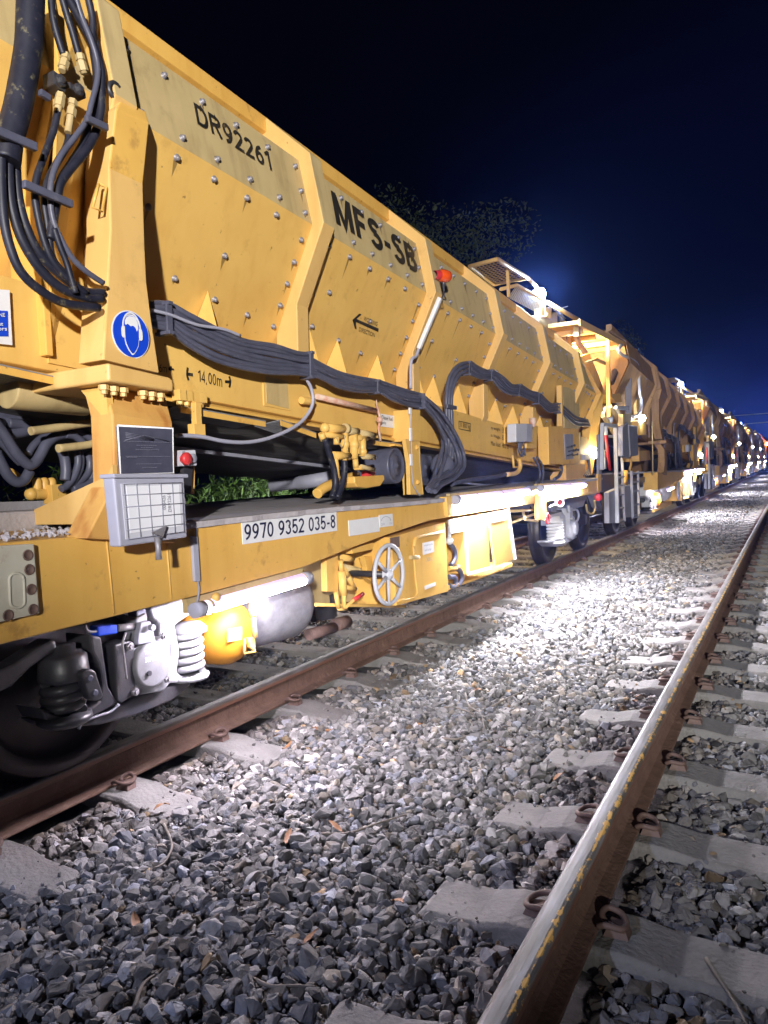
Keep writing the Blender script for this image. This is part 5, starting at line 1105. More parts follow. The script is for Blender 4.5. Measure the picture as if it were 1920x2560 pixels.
# ---- bogies
def wheel(y, parent):
    for x, s in ((-2.80, 1), (-4.40, -1)):
        m = MB(); R = .43; zc = R + .0
        m.lathe((x, y, zc), (s, 0, 0), [(0, .06), (.075, .06), (.085, .0), (.16, -.03), (R - .11, -.03), (R - .075, .0), (R - .07, .022), (R - .012, .02), (R, .01), (R + .001, -.06), (R + .006, -.085), (R + .028, -.098), (R + .03, -.118), (R - .06, -.13), (.1, -.10), (0, -.10)], 56)
        w = m.build('wheel', 'wheel', parent)
    m = MB(); m.cyl((-4.4, y, .43), (-2.8, y, .43), .08, 16); m.build('axle', 'dark', parent)
def spring(c, R, r, turns, h, mat, parent, name='coil_spring'):
    m = MB(); m.coil(c, R, r, turns, h); return m.build(name, mat, parent)
def bogie(ya, yb, matf, mats, name='bogie'):
    """frame over two axles at ya and yb; detail sits round the axle at yb or ya nearest the camera"""
    m = MB(); z = .62
    side = [(ya - .55, .52), (ya - .3, .60), (ya - .05, .78), (ya + .35, .80), ((ya + yb) / 2 - .3, .66), ((ya + yb) / 2 + .3, .66), (yb - .35, .80), (yb + .05, .78), (yb + .3, .60), (yb + .55, .52), (yb + .55, .60), (yb + .2, .86), (yb - .4, .90), ((ya + yb) / 2, .84), (ya + .4, .90), (ya - .2, .86), (ya - .55, .60)]
    m.prism([V(-2.62, y, zz) for y, zz in side], (-.1, 0, 0)); m.prism([V(-4.48, y, zz) for y, zz in side], (-.1, 0, 0))
    m.box((-3.6, (ya + yb) / 2, .72), (1.8, .4, .16))
    b = m.build(name, matf, W, .01)
    return b
# front bogie: the wheel at the left foreground
Y1 = 2.03
fb = bogie(Y1 - 1.75, Y1, 'dark', 'dark'); copyable(fb)
for y in (Y1, Y1 - 1.75): wheel(y, fb)
# big dark swing arm at the left, springs, axle box
XA = -2.50
mb = MB(); q = [onX('c8', *p, XA) for p in ((-150, 1040), (90, 930), (240, 830), (340, 770), (365, 790), (380, 850), (300, 890), (200, 960), (80, 1080), (-150, 1190))]; mb.prism(q, (-.09, 0, 0)); mb.build('swing_arm', 'dark', fb, .012)
mb = MB(); q = [onX('c8', *p, XA + .02) for p in ((585, 740), (660, 760), (680, 900), (705, 1080), (770, 1185), (600, 1280), (300, 1300), (260, 1220), (420, 1270), (560, 1240), (650, 1170), (660, 1050), (640, 930), (600, 860))]; mb.prism(q, (-.16, 0, 0)); mb.build('spring_carrier', 'dark', fb, .01)
c0 = onX('c8', 415, 1240, XA - .02); c1 = onX('c8', 415, 1030, XA - .02)
spring(c0, .065, .021, 3.6, (c1.z - c0.z), 'dark', fb)
mb = MB(); ct = onX('c8', 415, 1020, XA - .02); rr = .092; mb.lathe(ct, (0, 0, 1), [(0, -.005), (rr * 1.03, -.005), (rr * 1.05, .01), (rr * .98, .085), (rr * .8, .1), (.05, .104), (.05, .13), (0, .13)], 26); mb.build('spring_cap', 'dark', fb)
mb = MB(); mb.lathe(c0 + V(0, 0, -.03), (0, 0, 1), [(0, -.02), (rr * .9, -.02), (rr * 1.15, 0), (rr * 1.1, .02), (0, .02)], 26); mb.build('spring_seat', 'dark', fb)
# shackle link
mb = MB(); lk = []
for (x, y, s) in ((580, 1010, 1), (620, 1130, -1)):
    for i in range(9): t = math.pi * i / 8; lk.append(onX('c8', x + 50 * math.cos(t) * s, y - 45 * math.sin(t) * s, XA + .10))
mb.prism(lk, (-.04, 0, 0)); sh = mb.build('shackle', 'dark', W, .006)
mb = MB()
for x, y in ((582, 1025), (615, 1120)): mb.lathe(onX('c8', x, y, XA + .10), (1, 0, 0), [(.0135, -.01), (.0135, .004), (.008, .005), (0, .003)], 12)
mb.build('shackle_pin', 'dustyrubber', sh)
# axle box: plate, cover with chalk note, cover bolts
mb = MB(); q = [onX('c8', *p, XA + .03) for p in ((740, 810), (850, 780), (870, 800), (880, 1130), (785, 1190), (760, 1170))]; mb.prism(q, (-.1, 0, 0)); ab = mb.build('axle_box', 'dark', W, .006)
mb = MB(); ctr = onX('c8', 965, 930, XA + .02); rz_ = .5 * abs(onX('c8', 965, 785, XA + .02).z - onX('c8', 965, 1085, XA + .02).z)
mb.lathe(ctr, (1, 0, 0), [(rz_ * 1.0, -.08), (rz_ * 1.0, .02), (rz_ * .96, .03), (rz_ * .88, .032), (0, .034)], 36); cov = mb.build('axle_box_cover', paint('box_cover', (.17, .17, .185), (.09, .09, .1), .6, .5, scale=18), ab)
mb = MB(); q = [onX('c8', *p, XA + .015) for p in ((885, 640), (950, 600), (965, 690), (995, 700), (1010, 780), (1100, 740), (1120, 1040), (1060, 1110), (900, 1135), (860, 1100), (840, 1000), (850, 860), (885, 800))]; mb.prism(q, (-.07, 0, 0)); mb.build('axle_box_housing', paint('worn_grey_steel', (.2, .2, .22), (.09, .09, .1), .6, .45, scale=14), ab, .008)
mb = MB(); q = [onX('c8', *p, XA + .05) for p in ((915, 665), (975, 655), (985, 680), (1010, 785), (895, 810), (900, 740))]; mb.prism(q, (-.03, 0, 0)); p = onX('c8', 970, 695, XA + .06); mb.cyl(p, p + V(.025, 0, 0), .014, 12); mb.build('damper_link', 'greypaint', ab, .004)
mb = MB()
for x, y in ((1058, 752), (833, 820), (1080, 1030), (868, 1112)): mb = MB(); mb.lathe(onX('c8', x, y, XA + .035), (1, 0, 0), [(.018, 0), (.018, .014), (.011, .015), (.011, .022), (0, .022)], 6, False); mb.build('cover_bolt', 'bolt', ab)
mb = MB(); mb.lathe(onX('c8', 962, 993, XA + .055), (1, 0, 0), [(.012, 0), (.012, .01), (0, .01)], 8, False); mb.build('cover_plug', 'dark', ab)
text('Torqued', onX('c8', 935, 880, XA + .058), onX('c8', 1018, 862, XA + .058), onX('c8', 933, 850, XA + .058), 'white', ab); text('30/4/25', onX('c8', 940, 925, XA + .058), onX('c8', 1028, 905, XA + .058), onX('c8', 938, 893, XA + .058), 'white', ab)
# white casting and white spring beside it
mb = MB(); q = [onX('c8', *p, XA) for p in ((980, 575), (1240, 500), (1262, 560), (1230, 620), (1140, 680), (1120, 800), (1060, 860), (1040, 720), (1040, 660), (1000, 640))]; mb.prism(q, (-.12, 0, 0)); mb.build('spring_casting', 'springwhite', fb, .012)
mb = MB(); q = [onX('c8', *p, XA) for p in ((1110, 720), (1140, 690), (1170, 860), (1150, 980), (1180, 1010), (1320, 985), (1310, 1020), (1180, 1055), (1090, 1060), (1110, 960))]; mb.prism(q, (-.1, 0, 0)); mb.build('spring_casting', 'springwhite', fb, .012)
c0 = onX('c8', 1225, 985, XA - .02); c1 = onX('c8', 1225, 720, XA - .02); spring(c0, .062, .0165, 5.1, c1.z - c0.z, 'springwhite', fb)
mb = MB(); mb.lathe(c1 + V(0, 0, -.005), (0, 0, 1), [(0, 0), (.085, 0), (.085, .02), (.06, .045), (0, .05)], 24); mb.build('spring_seat', 'springwhite', fb); mb = MB(); mb.lathe(c0 + V(0, 0, -.03), (0, 0, 1), [(0, 0), (.09, 0), (.095, .02), (0, .02)], 24); mb.build('spring_seat', 'springwhite', fb)
mb = MB(); q = [onX('c8', *p, XA - .02) for p in ((280, 1310), (620, 1270), (780, 1190), (900, 1140), (1100, 1065), (1250, 1030), (1230, 1080), (1120, 1170), (880, 1270), (650, 1330), (350, 1350))]; mb.prism(q, (-.16, 0, 0)); mb.build('lower_beam', 'dark', fb, .012)
mb = MB(); q = [onX('c8', *p, XA + .03) for p in ((630, 690), (760, 675), (765, 735), (640, 755))]; mb.prism(q, (-.05, 0, 0)); mb.build('brake_sensor', 'blue', fb, .006)
mb = MB(); mb.cyl(onX('c8', 760, 700, XA + .01), onX('c8', 870, 690, XA + .01), .016, 10); mb.build('sensor_rod', 'bolt', fb); mb = MB(); mb.tube(smooth_path([onX('c8', *p, XA + .02) for p in ((550, 680), (565, 715), (600, 725), (640, 715))], 5), .006, 6); mb.build('sensor_cable', 'bolt', fb)
mb = MB(); mb.tube(smooth_path([onX('c8', *p, XA + .05) for p in ((815, 730), (795, 800), (805, 900), (820, 1030))], 5), .005, 6); mb.build('chain', 'bolt', fb)
mb = MB(); mb.tube(smooth_path([onX('c8', *p, XA + .06) for p in ((510, 1355), (530, 1310), (580, 1290), (650, 1265), (720, 1240), (770, 1195))], 5), .006, 6); mb.build('pipe', 'greypaint', fb)
mb = MB(); q = [onX('c8', *p, XA) for p in ((885, 590), (945, 575), (960, 640), (890, 650))]; mb.prism(q, (-.06, 0, 0)); mb.build('hanger_block', 'dustyrubber', fb, .005)
# rear bogie with the pale spring
Y2 = 9.30
rb = bogie(Y2, Y2 + 1.75, 'greypaint', 'white'); copyable(rb)
for y in (Y2, Y2 + 1.75): wheel(y, rb)
XC = -2.52
c0 = onX('c22', 1115, 1610, XC); c1 = onX('c22', 1115, 1400, XC); spring(c0, .085, .02, 5.2, c1.z - c0.z, 'white', rb)
mb = MB(); mb.lathe(c1, (0, 0, 1), [(0, 0), (.10, 0), (.10, .03), (.06, .05), (.055, .08), (0, .08)], 20); mb.build('spring_seat', 'white', rb); mb = MB(); mb.lathe(c0 + V(0, 0, -.04), (0, 0, 1), [(0, 0), (.115, 0), (.115, .03), (0, .03)], 20); mb.build('spring_seat', 'white', rb)
mb = MB(); q = [onX('c22', *p, XC + .03) for p in ((1050, 1305), (1200, 1265), (1240, 1320), (1245, 1560), (1215, 1620), (1180, 1640), (1030, 1640), (1035, 1620), (1190, 1600), (1215, 1540), (1210, 1350), (1180, 1310), (1060, 1330))]; mb.prism(q, (-.14, 0, 0)); mb.build('spring_bracket', 'lightgrey', rb, .008)
mb = MB(); p = onX('c22', 1330, 1460, XC + .04); mb.lathe(p, (1, 0, 0), [(.15, -.12), (.15, 0), (.10, .02), (.09, .05), (0, .055)], 24); mb.box(p + V(-.04, -.1, .16), (.1, .16, .2)); mb.build('axle_box', 'lightgrey', rb, .006)
mb = MB(); mb.tube(smooth_path([onX('c22', *p, XC + .07) for p in ((1280, 1260), (1370, 1240), (1400, 1310), (1370, 1390), (1310, 1350))], 6), .013, 8); mb.cyl(onX('c22', 1275, 1260, XC + .05), onX('c22', 1275, 1190, XC + .05), .02, 10); mb.build('brake_hose', 'lightgrey', rb)
mb = MB(); q = [onX('c22', *p, XC) for p in ((1030, 1640), (1260, 1590), (1370, 1530), (1380, 1580), (1200, 1690), (1080, 1690))]; mb.prism(q, (-.14, 0, 0)); mb.build('lower_beam', 'greypaint', rb, .01)
mb = MB(); mb.tube(smooth_path([onX('c22', *p, XC + .1) for p in ((1490, 1180), (1510, 1270), (1570, 1290), (1600, 1220), (1590, 1130))], 6), .014, 8); mb.build('brake_hose', 'tan', rb)
mb = MB(); P = [onX('c22', 1168 + 42 * math.cos(t), 1155 + 48 * math.sin(t), XS + .02) for t in [2 * math.pi * i / 20 for i in range(21)]]; mb.tube(P, .012, 8); mb.tube([onX('c22', 1050, 1205, XS), onX('c22', 1128, 1170, XS + .02)], .01, 8); mb.build('release_handle', 'white', W)
mb = MB(); q = [onX('c22', *p, XS + .015) for p in ((1140, 1110), (1200, 1115), (1200, 1190), (1145, 1190))]; mb.prism(q, (-.004, 0, 0)); mb.build('release_handle_plate', 'red', W)
mb = MB(); P = [onX('c22', 1020 + 18 * math.cos(t), 1350 + 60 * math.sin(t), XS + .03) for t in [2 * math.pi * i / 16 for i in range(17)]]; mb.tube(P, .009, 8); mb.cyl(onX('c22', 1000, 1240, XS + .02), onX('c22', 1015, 1300, XS + .02), .012, 8); mb.build('red_pull_ring', 'red', W)
mb = MB()
for a, b in (((570, 1405), (870, 1290)), ((560, 1260), (900, 1240)), ((820, 1180), (900, 1310)), ((715, 1240), (745, 1360)), ((745, 1360), (900, 1380)), ((880, 1340), (990, 1370))): pxcyl(mb, 'c22', a, b, XS - .12, XS - .05, .013, 8)
mb.build('brake_rigging', 'tan', W)
mb = MB(); p = onX('c22', 1645, 1090, XS + .02); mb.lathe(p, (.6, -.8, 0), [(.05, -.03), (.05, 0), (.035, .015), (0, .02)], 18); mb.build('tail_lamp', 'red', W)

# ---- top of the hopper at its low end: guard cage, lamp post, hood
mb = MB(); zt = 3.42
q = [onZ('c6', *p, zt) for p in ((590, 100), (868, 272), (560, 330), (340, 165))]
g = grid(q[0], q[1], q[2], q[3], 13, 8, .0055, 'cage_mesh', 'pale'); copyable(g)
mb.tube(q + [q[0]], .022, 8, False); copyable(mb.build('cage_frame', 'pale', W))
q2 = [onX('c6', *p, -2.72) for p in ((765, 335), (1000, 470), (1000, 608), (690, 445))]
copyable(grid(*q2, 22, 13, .0035, 'cage_mesh', 'tan'))
mb = MB(); mb.tube([onX('c6', 620, 372, -2.72), q2[0], q2[1], q2[2]], .02, 8); mb.bar(onX('c6', 680, 165, -2.7), onX('c6', 692, 440, -2.7), .03, .03, (1, 0, 0)); mb.tube([q[1], onX('c20', 320, 400, -2.7)], .022, 8); copyable(mb.build('cage_frame', 'pale', W))
mb = MB(); a, b = onX('c20', 408, 545, -2.75), onX('c20', 415, 770, -2.75); mb.bar(a, b, .045, .045, (1, 0, 0)); mb.box(b, (.1, .1, .05)); copyable(mb.build('lamp_post', 'pale', W, .003))
mb = MB(); p = onX('c20', 375, 490, -2.72); mb.ball(p, .058, (1, 1, 1.25)); copyable(mb.build('work_lamp', 'flood', W))
mb = MB(); mb.box(p + V(-.09, .05, 0), (.05, .1, .12)); copyable(mb.build('lamp_housing', 'lightgrey', W, .01))
mb = MB(); q = [onX('c20', *pp, -2.8) for pp in ((432, 665), (520, 652), (505, 810), (440, 800))]; mb.prism(q, (-.15, 0, 0)); copyable(mb.build('control_box', 'pale', W, .005))
mb = MB(); q = [onX('c20', *pp, -2.82) for pp in ((205, 762), (455, 805), (545, 735), (640, 715), (770, 1000), (790, 1240), (700, 1190), (400, 960))]; mb.prism(q, (-1.6, 0, 0)); copyable(mb.build('hopper_hood', 'tan', W, .01))
mb = MB(); hx = -2.815
for q in (((588, 765), (612, 790), (632, 950), (618, 945), (612, 880), (600, 880), (600, 900), (588, 890)), ((645, 865), (657, 880), (662, 1005), (650, 990)), ((672, 905), (684, 920), (690, 1055), (678, 1040)), ((698, 955), (708, 970), (716, 1095), (704, 1080))):
    mb.prism([onX('c20', *p, hx) for p in q], (.001, 0, 0))
mb.build('hood_lettering', 'black', W)
mb = MB(); random.seed(5)
for i in range(26):
    a = onX('c20', 600 + random.uniform(-40, 60), 690 + random.uniform(-20, 40), -2.82); mb.tube([a, a + V(random.uniform(-.1, .1), random.uniform(-.1, .15), random.uniform(-.16, .04))], .008, 5)
mb.build('cable_tangle', 'greypaint', W)

# ---- ladders, levers and grey cabinets at the wagon end
XL = -2.22
def tubeline(c, pts, x, r, name, mat, par=W, cp=True, n=8):
    m = MB(); m.tube([onX(c, *p, x) for p in pts], r, n); o = m.build(name, mat, par); return copyable(o) if cp else o
def barline(c, pts, x, w, name, mat, par=W):
    m = MB(); P = [onX(c, *p, x) for p in pts]
    for a, b in zip(P, P[1:]): m.bar(a, b, w, w, (1, 0, 0))
    return copyable(m.build(name, mat, par, .004))
barline('c21', [(365, 1330), (372, 690), (556, 708), (588, 2085)], XL, .05, 'ladder_frame', 'lightgrey')
barline('c21', [(385, 850), (630, 868), (662, 1340)], XL - .25, .04, 'ladder_frame', 'lightgrey')
barline('c21', [(655, 1345), (690, 2060)], XL, .035, 'ladder_rail', 'greyplastic')
barline('c21', [(785, 1345), (805, 2000)], XL, .04, 'ladder_rail', 'greyplastic'); barline('c21', [(880, 1345), (893, 1960)], XL, .035, 'ladder_rail', 'greyplastic')
for y in (1440, 1560, 1690, 1880, 2060):
    barline('c21', [(588, y), (680, y - 14)], XL, .025, 'ladder_rung', 'greyplastic'); barline('c21', [(800, y - 50), (890, y - 66)], XL, .025, 'ladder_rung', 'greyplastic')
pbox('c21', [(468, 1650), (592, 1590), (596, 2085), (474, 2088)], XL - .03, .07, 'step_panel', 'greypaint'); pbox('c21', [(600, 1595), (665, 1570), (690, 2040), (604, 2060)], XL - .1, .06, 'step_panel', 'greypaint')
pbox('c21', [(692, 1560), (790, 1545), (806, 2000), (700, 2005)], XL - .03, .07, 'step_panel', 'greypaint'); pbox('c21', [(806, 1550), (872, 1540), (888, 1960), (812, 1980)], XL - .1, .06, 'step_panel', 'greypaint')
pbox('c21', [(662, 720), (742, 650), (765, 1175), (668, 1140)], XL - .02, .08, 'end_cabinet', 'greypaint', .02); pbox('c21', [(752, 690), (868, 705), (892, 1125), (778, 1145)], XL, .08, 'end_cabinet', 'greypaint', .02)
pbox('c21', [(668, 540), (780, 530), (790, 690), (670, 700)], XL - .05, .08, 'end_bracket', 'tan')
tubeline('c21', [(412, 715), (424, 830), (482, 1335)], XL + .02, .022, 'red_lever', 'red')
mb = MB(); mb.tube([onX('c21', 412, 710, XL + .02), onX('c21', 424, 830, XL + .02)], .03, 10); copyable(mb.build('lever_head', 'white', W))
tubeline('c21', [(385, 1050), (395, 1320)], XL - .1, .035, 'white_strip', 'lightgrey')
pbox('c21', [(320, 830), (362, 820), (366, 1640), (325, 1650)], XL - .02, .03, 'end_plate', 'greypaint')
pbox('c21', [(312, 1390), (355, 1390), (357, 1630), (315, 1635)], XL + .02, .03, 'end_plate', 'orange')
pbox('c21', [(360, 1400), (540, 1390), (560, 1600), (370, 1650)], XL - .3, .1, 'coupling_frame', 'dark')
for p, r, m_ in (([(690, 1350), (700, 1450), (680, 1540)], .05, 'orange'), ([(770, 1140), (780, 1250), (760, 1330)], .02, 'pale')): tubeline('c21', p, XL - .2, r, 'pipe', m_)

# ---- wheels, hoses and conveyor head at the front of the next wagon, warm lamp under its canopy
PITCH = 13.1
FARMAT = {}
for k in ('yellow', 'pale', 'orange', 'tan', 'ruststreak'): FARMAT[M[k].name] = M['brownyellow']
DIRTY = ('side_panel', 'rib', 'support_post', 'coaming', 'hopper_body', 'skirt_beam', 'gusset', 'end_beam', 'post_leg', 'clamp_block', 'end_wall', 'hopper_hood', 'skirt_flange', 'web_plate', 'cage_frame', 'cage_mesh', 'end_post')
def base(o): return o.name.split('.')[0]
FARPARTS = [o for o in W.children if o.get('far')]
for o in bpy.data.objects:
    if 'far' in o: del o['far']
far_bolts = faro
def copy_part(o, root):
    c = o.copy(); COL.objects.link(c); c.parent = root
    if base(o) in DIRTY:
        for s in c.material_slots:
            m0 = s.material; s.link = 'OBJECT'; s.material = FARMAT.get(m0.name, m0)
    if base(o) in ('bogie', 'rib_'):
        for ch in o.children:
            if base(ch) in ('wheel', 'coil_spring', 'axle_box', 'spring_seat', 'lower_beam', 'spring_casting', 'spring_bracket', 'brake_hose', 'swing_arm', 'spring_cap'):
                d = ch.copy(); COL.objects.link(d); d.parent = c
    return c
LBL = ['second hopper wagon, brown with grime, coupled behind the bright yellow one', 'third hopper wagon of the train, grimy, with the second lamp glowing on its far end',
       'fourth hopper wagon, small and dark in the row behind the train lamps', 'fifth hopper wagon, tiny, between the fourth wagon and the distant end of the train', 'sixth hopper wagon, last brown one before the orange vehicle']
boltmesh = None; FR = []
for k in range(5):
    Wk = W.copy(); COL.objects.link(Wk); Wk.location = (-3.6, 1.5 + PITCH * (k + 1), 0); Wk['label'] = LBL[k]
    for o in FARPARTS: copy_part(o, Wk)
    if k == 0:
        W.location.y += 0
        bo2 = far_bolts.build('bolts', 'bolt', W); bo2.parent = Wk; tag(bo2, kind='stuff')
    elif k < 3:
        c = bo2.copy(); COL.objects.link(c); c.parent = Wk
    FR.append(Wk)
W2 = FR[0]; HEAD = []
def w2(m, name, mat, bev=0.0): o = m.build(name, mat, W2, bev); HEAD.append(o); return o
def w2box(c, pts, x, t, name, mat, bev=.006): m = MB(); m.prism([onX(c, *p, x) for p in pts], (-t, 0, 0)); return w2(m, name, mat, bev)
def w2tube(c, pts, x, r, name, mat, sm=True): m = MB(); P = [onX(c, *p, x) for p in pts]; m.tube(smooth_path(P, 5) if sm else P, r, 10); return w2(m, name, mat)
# canopy
m = MB(); m.tube([onX('c20', 450, 598, -2.75), onX('c20', 860, 828, -2.6)], .03, 8); w2(m, 'canopy_rail', 'pale')
ca, cb = onX('c20', 860, 830, -2.42), onX('c20', 1515, 1165, -2.42)
m = MB(); m.prism([ca, cb, cb + V(0, 0, -.05), ca + V(0, 0, -.05)], (-2.3, 0, 0)); w2(m, 'canopy_roof', 'orange', .006)
m = MB()
for u in (.12, .35, .58, .8): a = ca + (cb - ca) * u + V(-.05, 0, -.09); m.box(a + V(-1.1, 0, 0), (2.2, .06, .07))
m.bar(ca + V(.01, 0, -.03), cb + V(.01, 0, -.03), .03, .09); w2(m, 'canopy_beams', 'pale', .004)
w2box('c20', [(845, 1000), (960, 990), (1100, 1050), (1010, 1110), (900, 1115)], -3.0, .3, 'canopy_duct', 'orange')
m = MB(); lp_ = ca + (cb - ca) * .38 + V(-.6, 0, -.16); m.ball(lp_, .05); w2(m, 'canopy_lamp', 'warmlamp')
wl = bpy.data.lights.new('canopy_light', 'POINT'); wl.energy = 60; wl.color = (1, .8, .5); wl.shadow_soft_size = .05
w2box('c20', [(862, 845), (890, 860), (890, 1040), (865, 1030)], -2.46, .08, 'canopy_post', 'tan')
for c_, p1, p2, w_, nm, mt in (('c20', (1240, 1040), (1258, 2090), .055, 'canopy_post', 'pale'), ('c20', (1520, 1175), (1505, 2150), .09, 'canopy_post', 'greypaint')):
    m = MB(); m.bar(onX(c_, *p1, -2.42), onX(c_, *p2, -2.42), w_, w_, (1, 0, 0)); w2(m, nm, mt, .005)
m = MB(); P = [onX('c20', *p, -2.34) for p in ((1415, 1150), (1378, 1215), (1420, 1275), (1520, 1325), (1610, 1385), (1638, 1470), (1645, 1600))] + [onX('c21', *p, -2.34) for p in ((905, 260), (925, 330), (918, 470), (870, 560), (800, 575))]
m.tube(smooth_path(P, 5), .026, 10); w2(m, 'hand_rail', 'lightgrey')
w2box('c20', [(1530, 1170), (1620, 1205), (1655, 1280), (1665, 1440), (1600, 1560), (1560, 1400)], -2.62, .08, 'conveyor_head', 'orange')
w2box('c20', [(1270, 1440), (1550, 1400), (1560, 1480), (1275, 1500)], -2.7, 1.6, 'conveyor_head', 'yellow')
w2box('c20', [(1330, 1690), (1560, 1640), (1600, 1700), (1560, 1866), (1420, 1900), (1300, 1866)], -2.66, 1.6, 'conveyor_head', 'orange')
w2box('c20', [(1350, 1330), (1520, 1250), (1590, 1270), (1560, 1400), (1300, 1440)], -2.9, .8, 'conveyor_frame', 'redbrown')
m = MB(); m.cyl(onX('c20', 1385, 1575, -2.64), onX('c20', 1560, 1540, -2.64), .12, 18); m.cyl(onX('c20', 1340, 1620, -2.62), onX('c20', 1400, 1600, -2.62), .09, 16); m.box(onX('c20', 1480, 1600, -2.62), (.2, .25, .22)); w2(m, 'drive_motor', 'orange', .01)
w2box('c21', [(480, 255), (630, 245), (662, 372), (565, 378)], -2.5, .8, 'chute', 'orange'); w2box('c21', [(480, 180), (800, 160), (790, 250), (490, 262)], -2.6, .8, 'chute', 'brownyellow')
w2box('c21', [(870, 70), (925, 50), (800, 290), (780, 290)], -2.5, .1, 'head_strut', 'orange')
w2tube('c20', [(1280, 1640), (1310, 1560), (1350, 1450), (1400, 1370), (1470, 1310), (1540, 1290)], -2.55, .05, 'head_hose', 'dustyrubber')
w2tube('c20', [(1300, 1650), (1335, 1560), (1380, 1460), (1430, 1390), (1510, 1330)], -2.52, .03, 'head_hose', 'rubber')
w2box('c20', [(1060, 1390), (1120, 1370), (1200, 1400), (1235, 1500), (1245, 1690), (1190, 1640), (1120, 1520)], -2.95, 1.3, 'belt_return', 'dark')
w2box('c20', [(820, 1010), (850, 1030), (1000, 1260), (960, 1270), (880, 1160)], -2.6, .05, 'side_sheet', 'redbrown')
w2box('c20', [(975, 1370), (1110, 1320), (1240, 1380), (1235, 1410), (1110, 1350), (985, 1392)], -2.5, .05, 'head_strut', 'tan')
w2box('c20', [(890, 1300), (1010, 1260), (1130, 1560), (1210, 1790), (1160, 1810), (1020, 1520)], -2.7, .1, 'transfer_chute', 'tan')
w2box('c21', [(400, 560), (440, 430), (500, 430), (540, 520), (520, 660), (480, 680)], -2.5, .05, 'side_sheet', 'silver')
w2tube('c21', [(380, 560), (520, 780), (640, 900)], -2.45, .035, 'head_strut', 'tan', False); w2tube('c21', [(480, 430), (640, 700)], -2.4, .035, 'head_strut', 'tan', False); w2tube('c21', [(560, 440), (660, 640), (650, 700)], -2.4, .03, 'head_strut', 'silver', False)
w2box('c21', [(850, 250), (940, 200), (960, 560), (870, 560)], -2.48, .06, 'front_post', 'pale')
# the lit cab lamp over its yellow box
w2box('c21', [(875, 640), (985, 620), (1000, 835), (895, 840)], -2.3, .15, 'lamp_box', 'orange')
m = MB(); m.ball(onX('c21', 940, 600, -2.28), .055); w2(m, 'cab_lamp', 'cabflood')
w2box('c21', [(560, 430), (760, 420), (770, 490), (650, 480), (570, 470)], -2.4, .5, 'platform', 'greypaint')
w2box('c21', [(895, 1060), (1040, 1055), (1060, 1190), (900, 1210)], -2.45, .3, 'valve_block', 'pale')
w2box('c21', [(900, 870), (1080, 900), (1090, 1480), (960, 1420), (900, 1200)], -2.7, .2, 'front_plate', 'brownyellow')
w2box('c21', [(1160, 930), (1340, 930), (1390, 1010), (1380, 1110), (1230, 1110)], -2.5, .3, 'drive_cover', 'brownyellow')
m = MB(); p = onX('c21', 1300, 1110, -2.6); m.lathe(p, (1, 0, 0), [(.42, -.3), (.42, 0), (.36, .02), (.30, -.03), (.1, 0), (0, .02)], 28); w2(m, 'belt_pulley', 'dark')
w2tube('c21', [(1080, 640), (1086, 1000), (1090, 1400)], -2.28, .012, 'cable', 'tan', False)
for k in range(5): w2tube('c21', [(1380 + 20 * k, 880 + 10 * k), (1410 + 14 * k, 1050), (1390 + 22 * k, 1200), (1440 + 10 * k, 1280)], -2.4, .025, 'hose', 'dark')
# white painted spring gear and silver tank of the next wagon's front bogie
m = MB(); p = onX('c21', 1215, 1640, -2.5); m.lathe(p, (.4, -1, 0), [(0, -.2), (.15, -.19), (.2, -.15), (.21, 0), (.19, .06), (0, .09)], 26); w2(m, 'steel_tank', 'silver')
w2box('c21', [(985, 1580), (1060, 1570), (1100, 1680), (1110, 1790), (1085, 1870), (1040, 1860), (1030, 1760), (980, 1700)], -2.45, .15, 'spring_casting', 'white', .02)
w2box('c21', [(1120, 1800), (1360, 1700), (1360, 1820), (1110, 1930)], -2.6, .3, 'under_box', 'orange')
for k in range(1, 5):
    for o in HEAD:
        c = o.copy(); COL.objects.link(c); c.parent = FR[k]
# lamps that are lit: real lights at the floodlights and under the canopies
def point(loc, e, col, s=.06, nm='lamp_light'):
    l = bpy.data.lights.new(nm, 'POINT'); l.energy = e; l.color = col; l.shadow_soft_size = s
    o = bpy.data.objects.new(nm, l); COL.objects.link(o); o.location = loc; return o
wp = onX('c20', 375, 490, -2.72)
for k in range(4):
    point(lp_ + V(.1, PITCH * k, -.1), 420 if k == 0 else 260, (1, .80, .45))
# an orange vehicle at the far end of the train
LO = thing('rail_vehicle', 'bright orange vehicle at the far end of the train, lit by a lamp', 'rail vehicle', (-3.6, 78, 0))
m = MB(); m.prism([V(-2.25, 77.5, 1.0), V(-2.2, 77.5, 2.9), V(-2.7, 77.5, 3.6), V(-4.5, 77.5, 3.6), V(-5.0, 77.5, 2.9), V(-4.95, 77.5, 1.0)], (0, 14, 0)); m.build('body', 'orangepaint', LO, .05)
m = MB(); m.box((-3.6, 84.5, .8), (2.5, 14, .3)); m.build('chassis', 'dark', LO)
for y in (79, 81, 88, 90): wheel(y, LO)
m = MB(); m.ball((-2.1, 77.4, 2.6), .14); m.build('headlamp', 'warmlamp', LO)
for y in (79, 83, 87): m = MB(); m.box((-2.19, y, 2.5), (.04, 1.4, .6)); m.build('window', 'dark', LO)

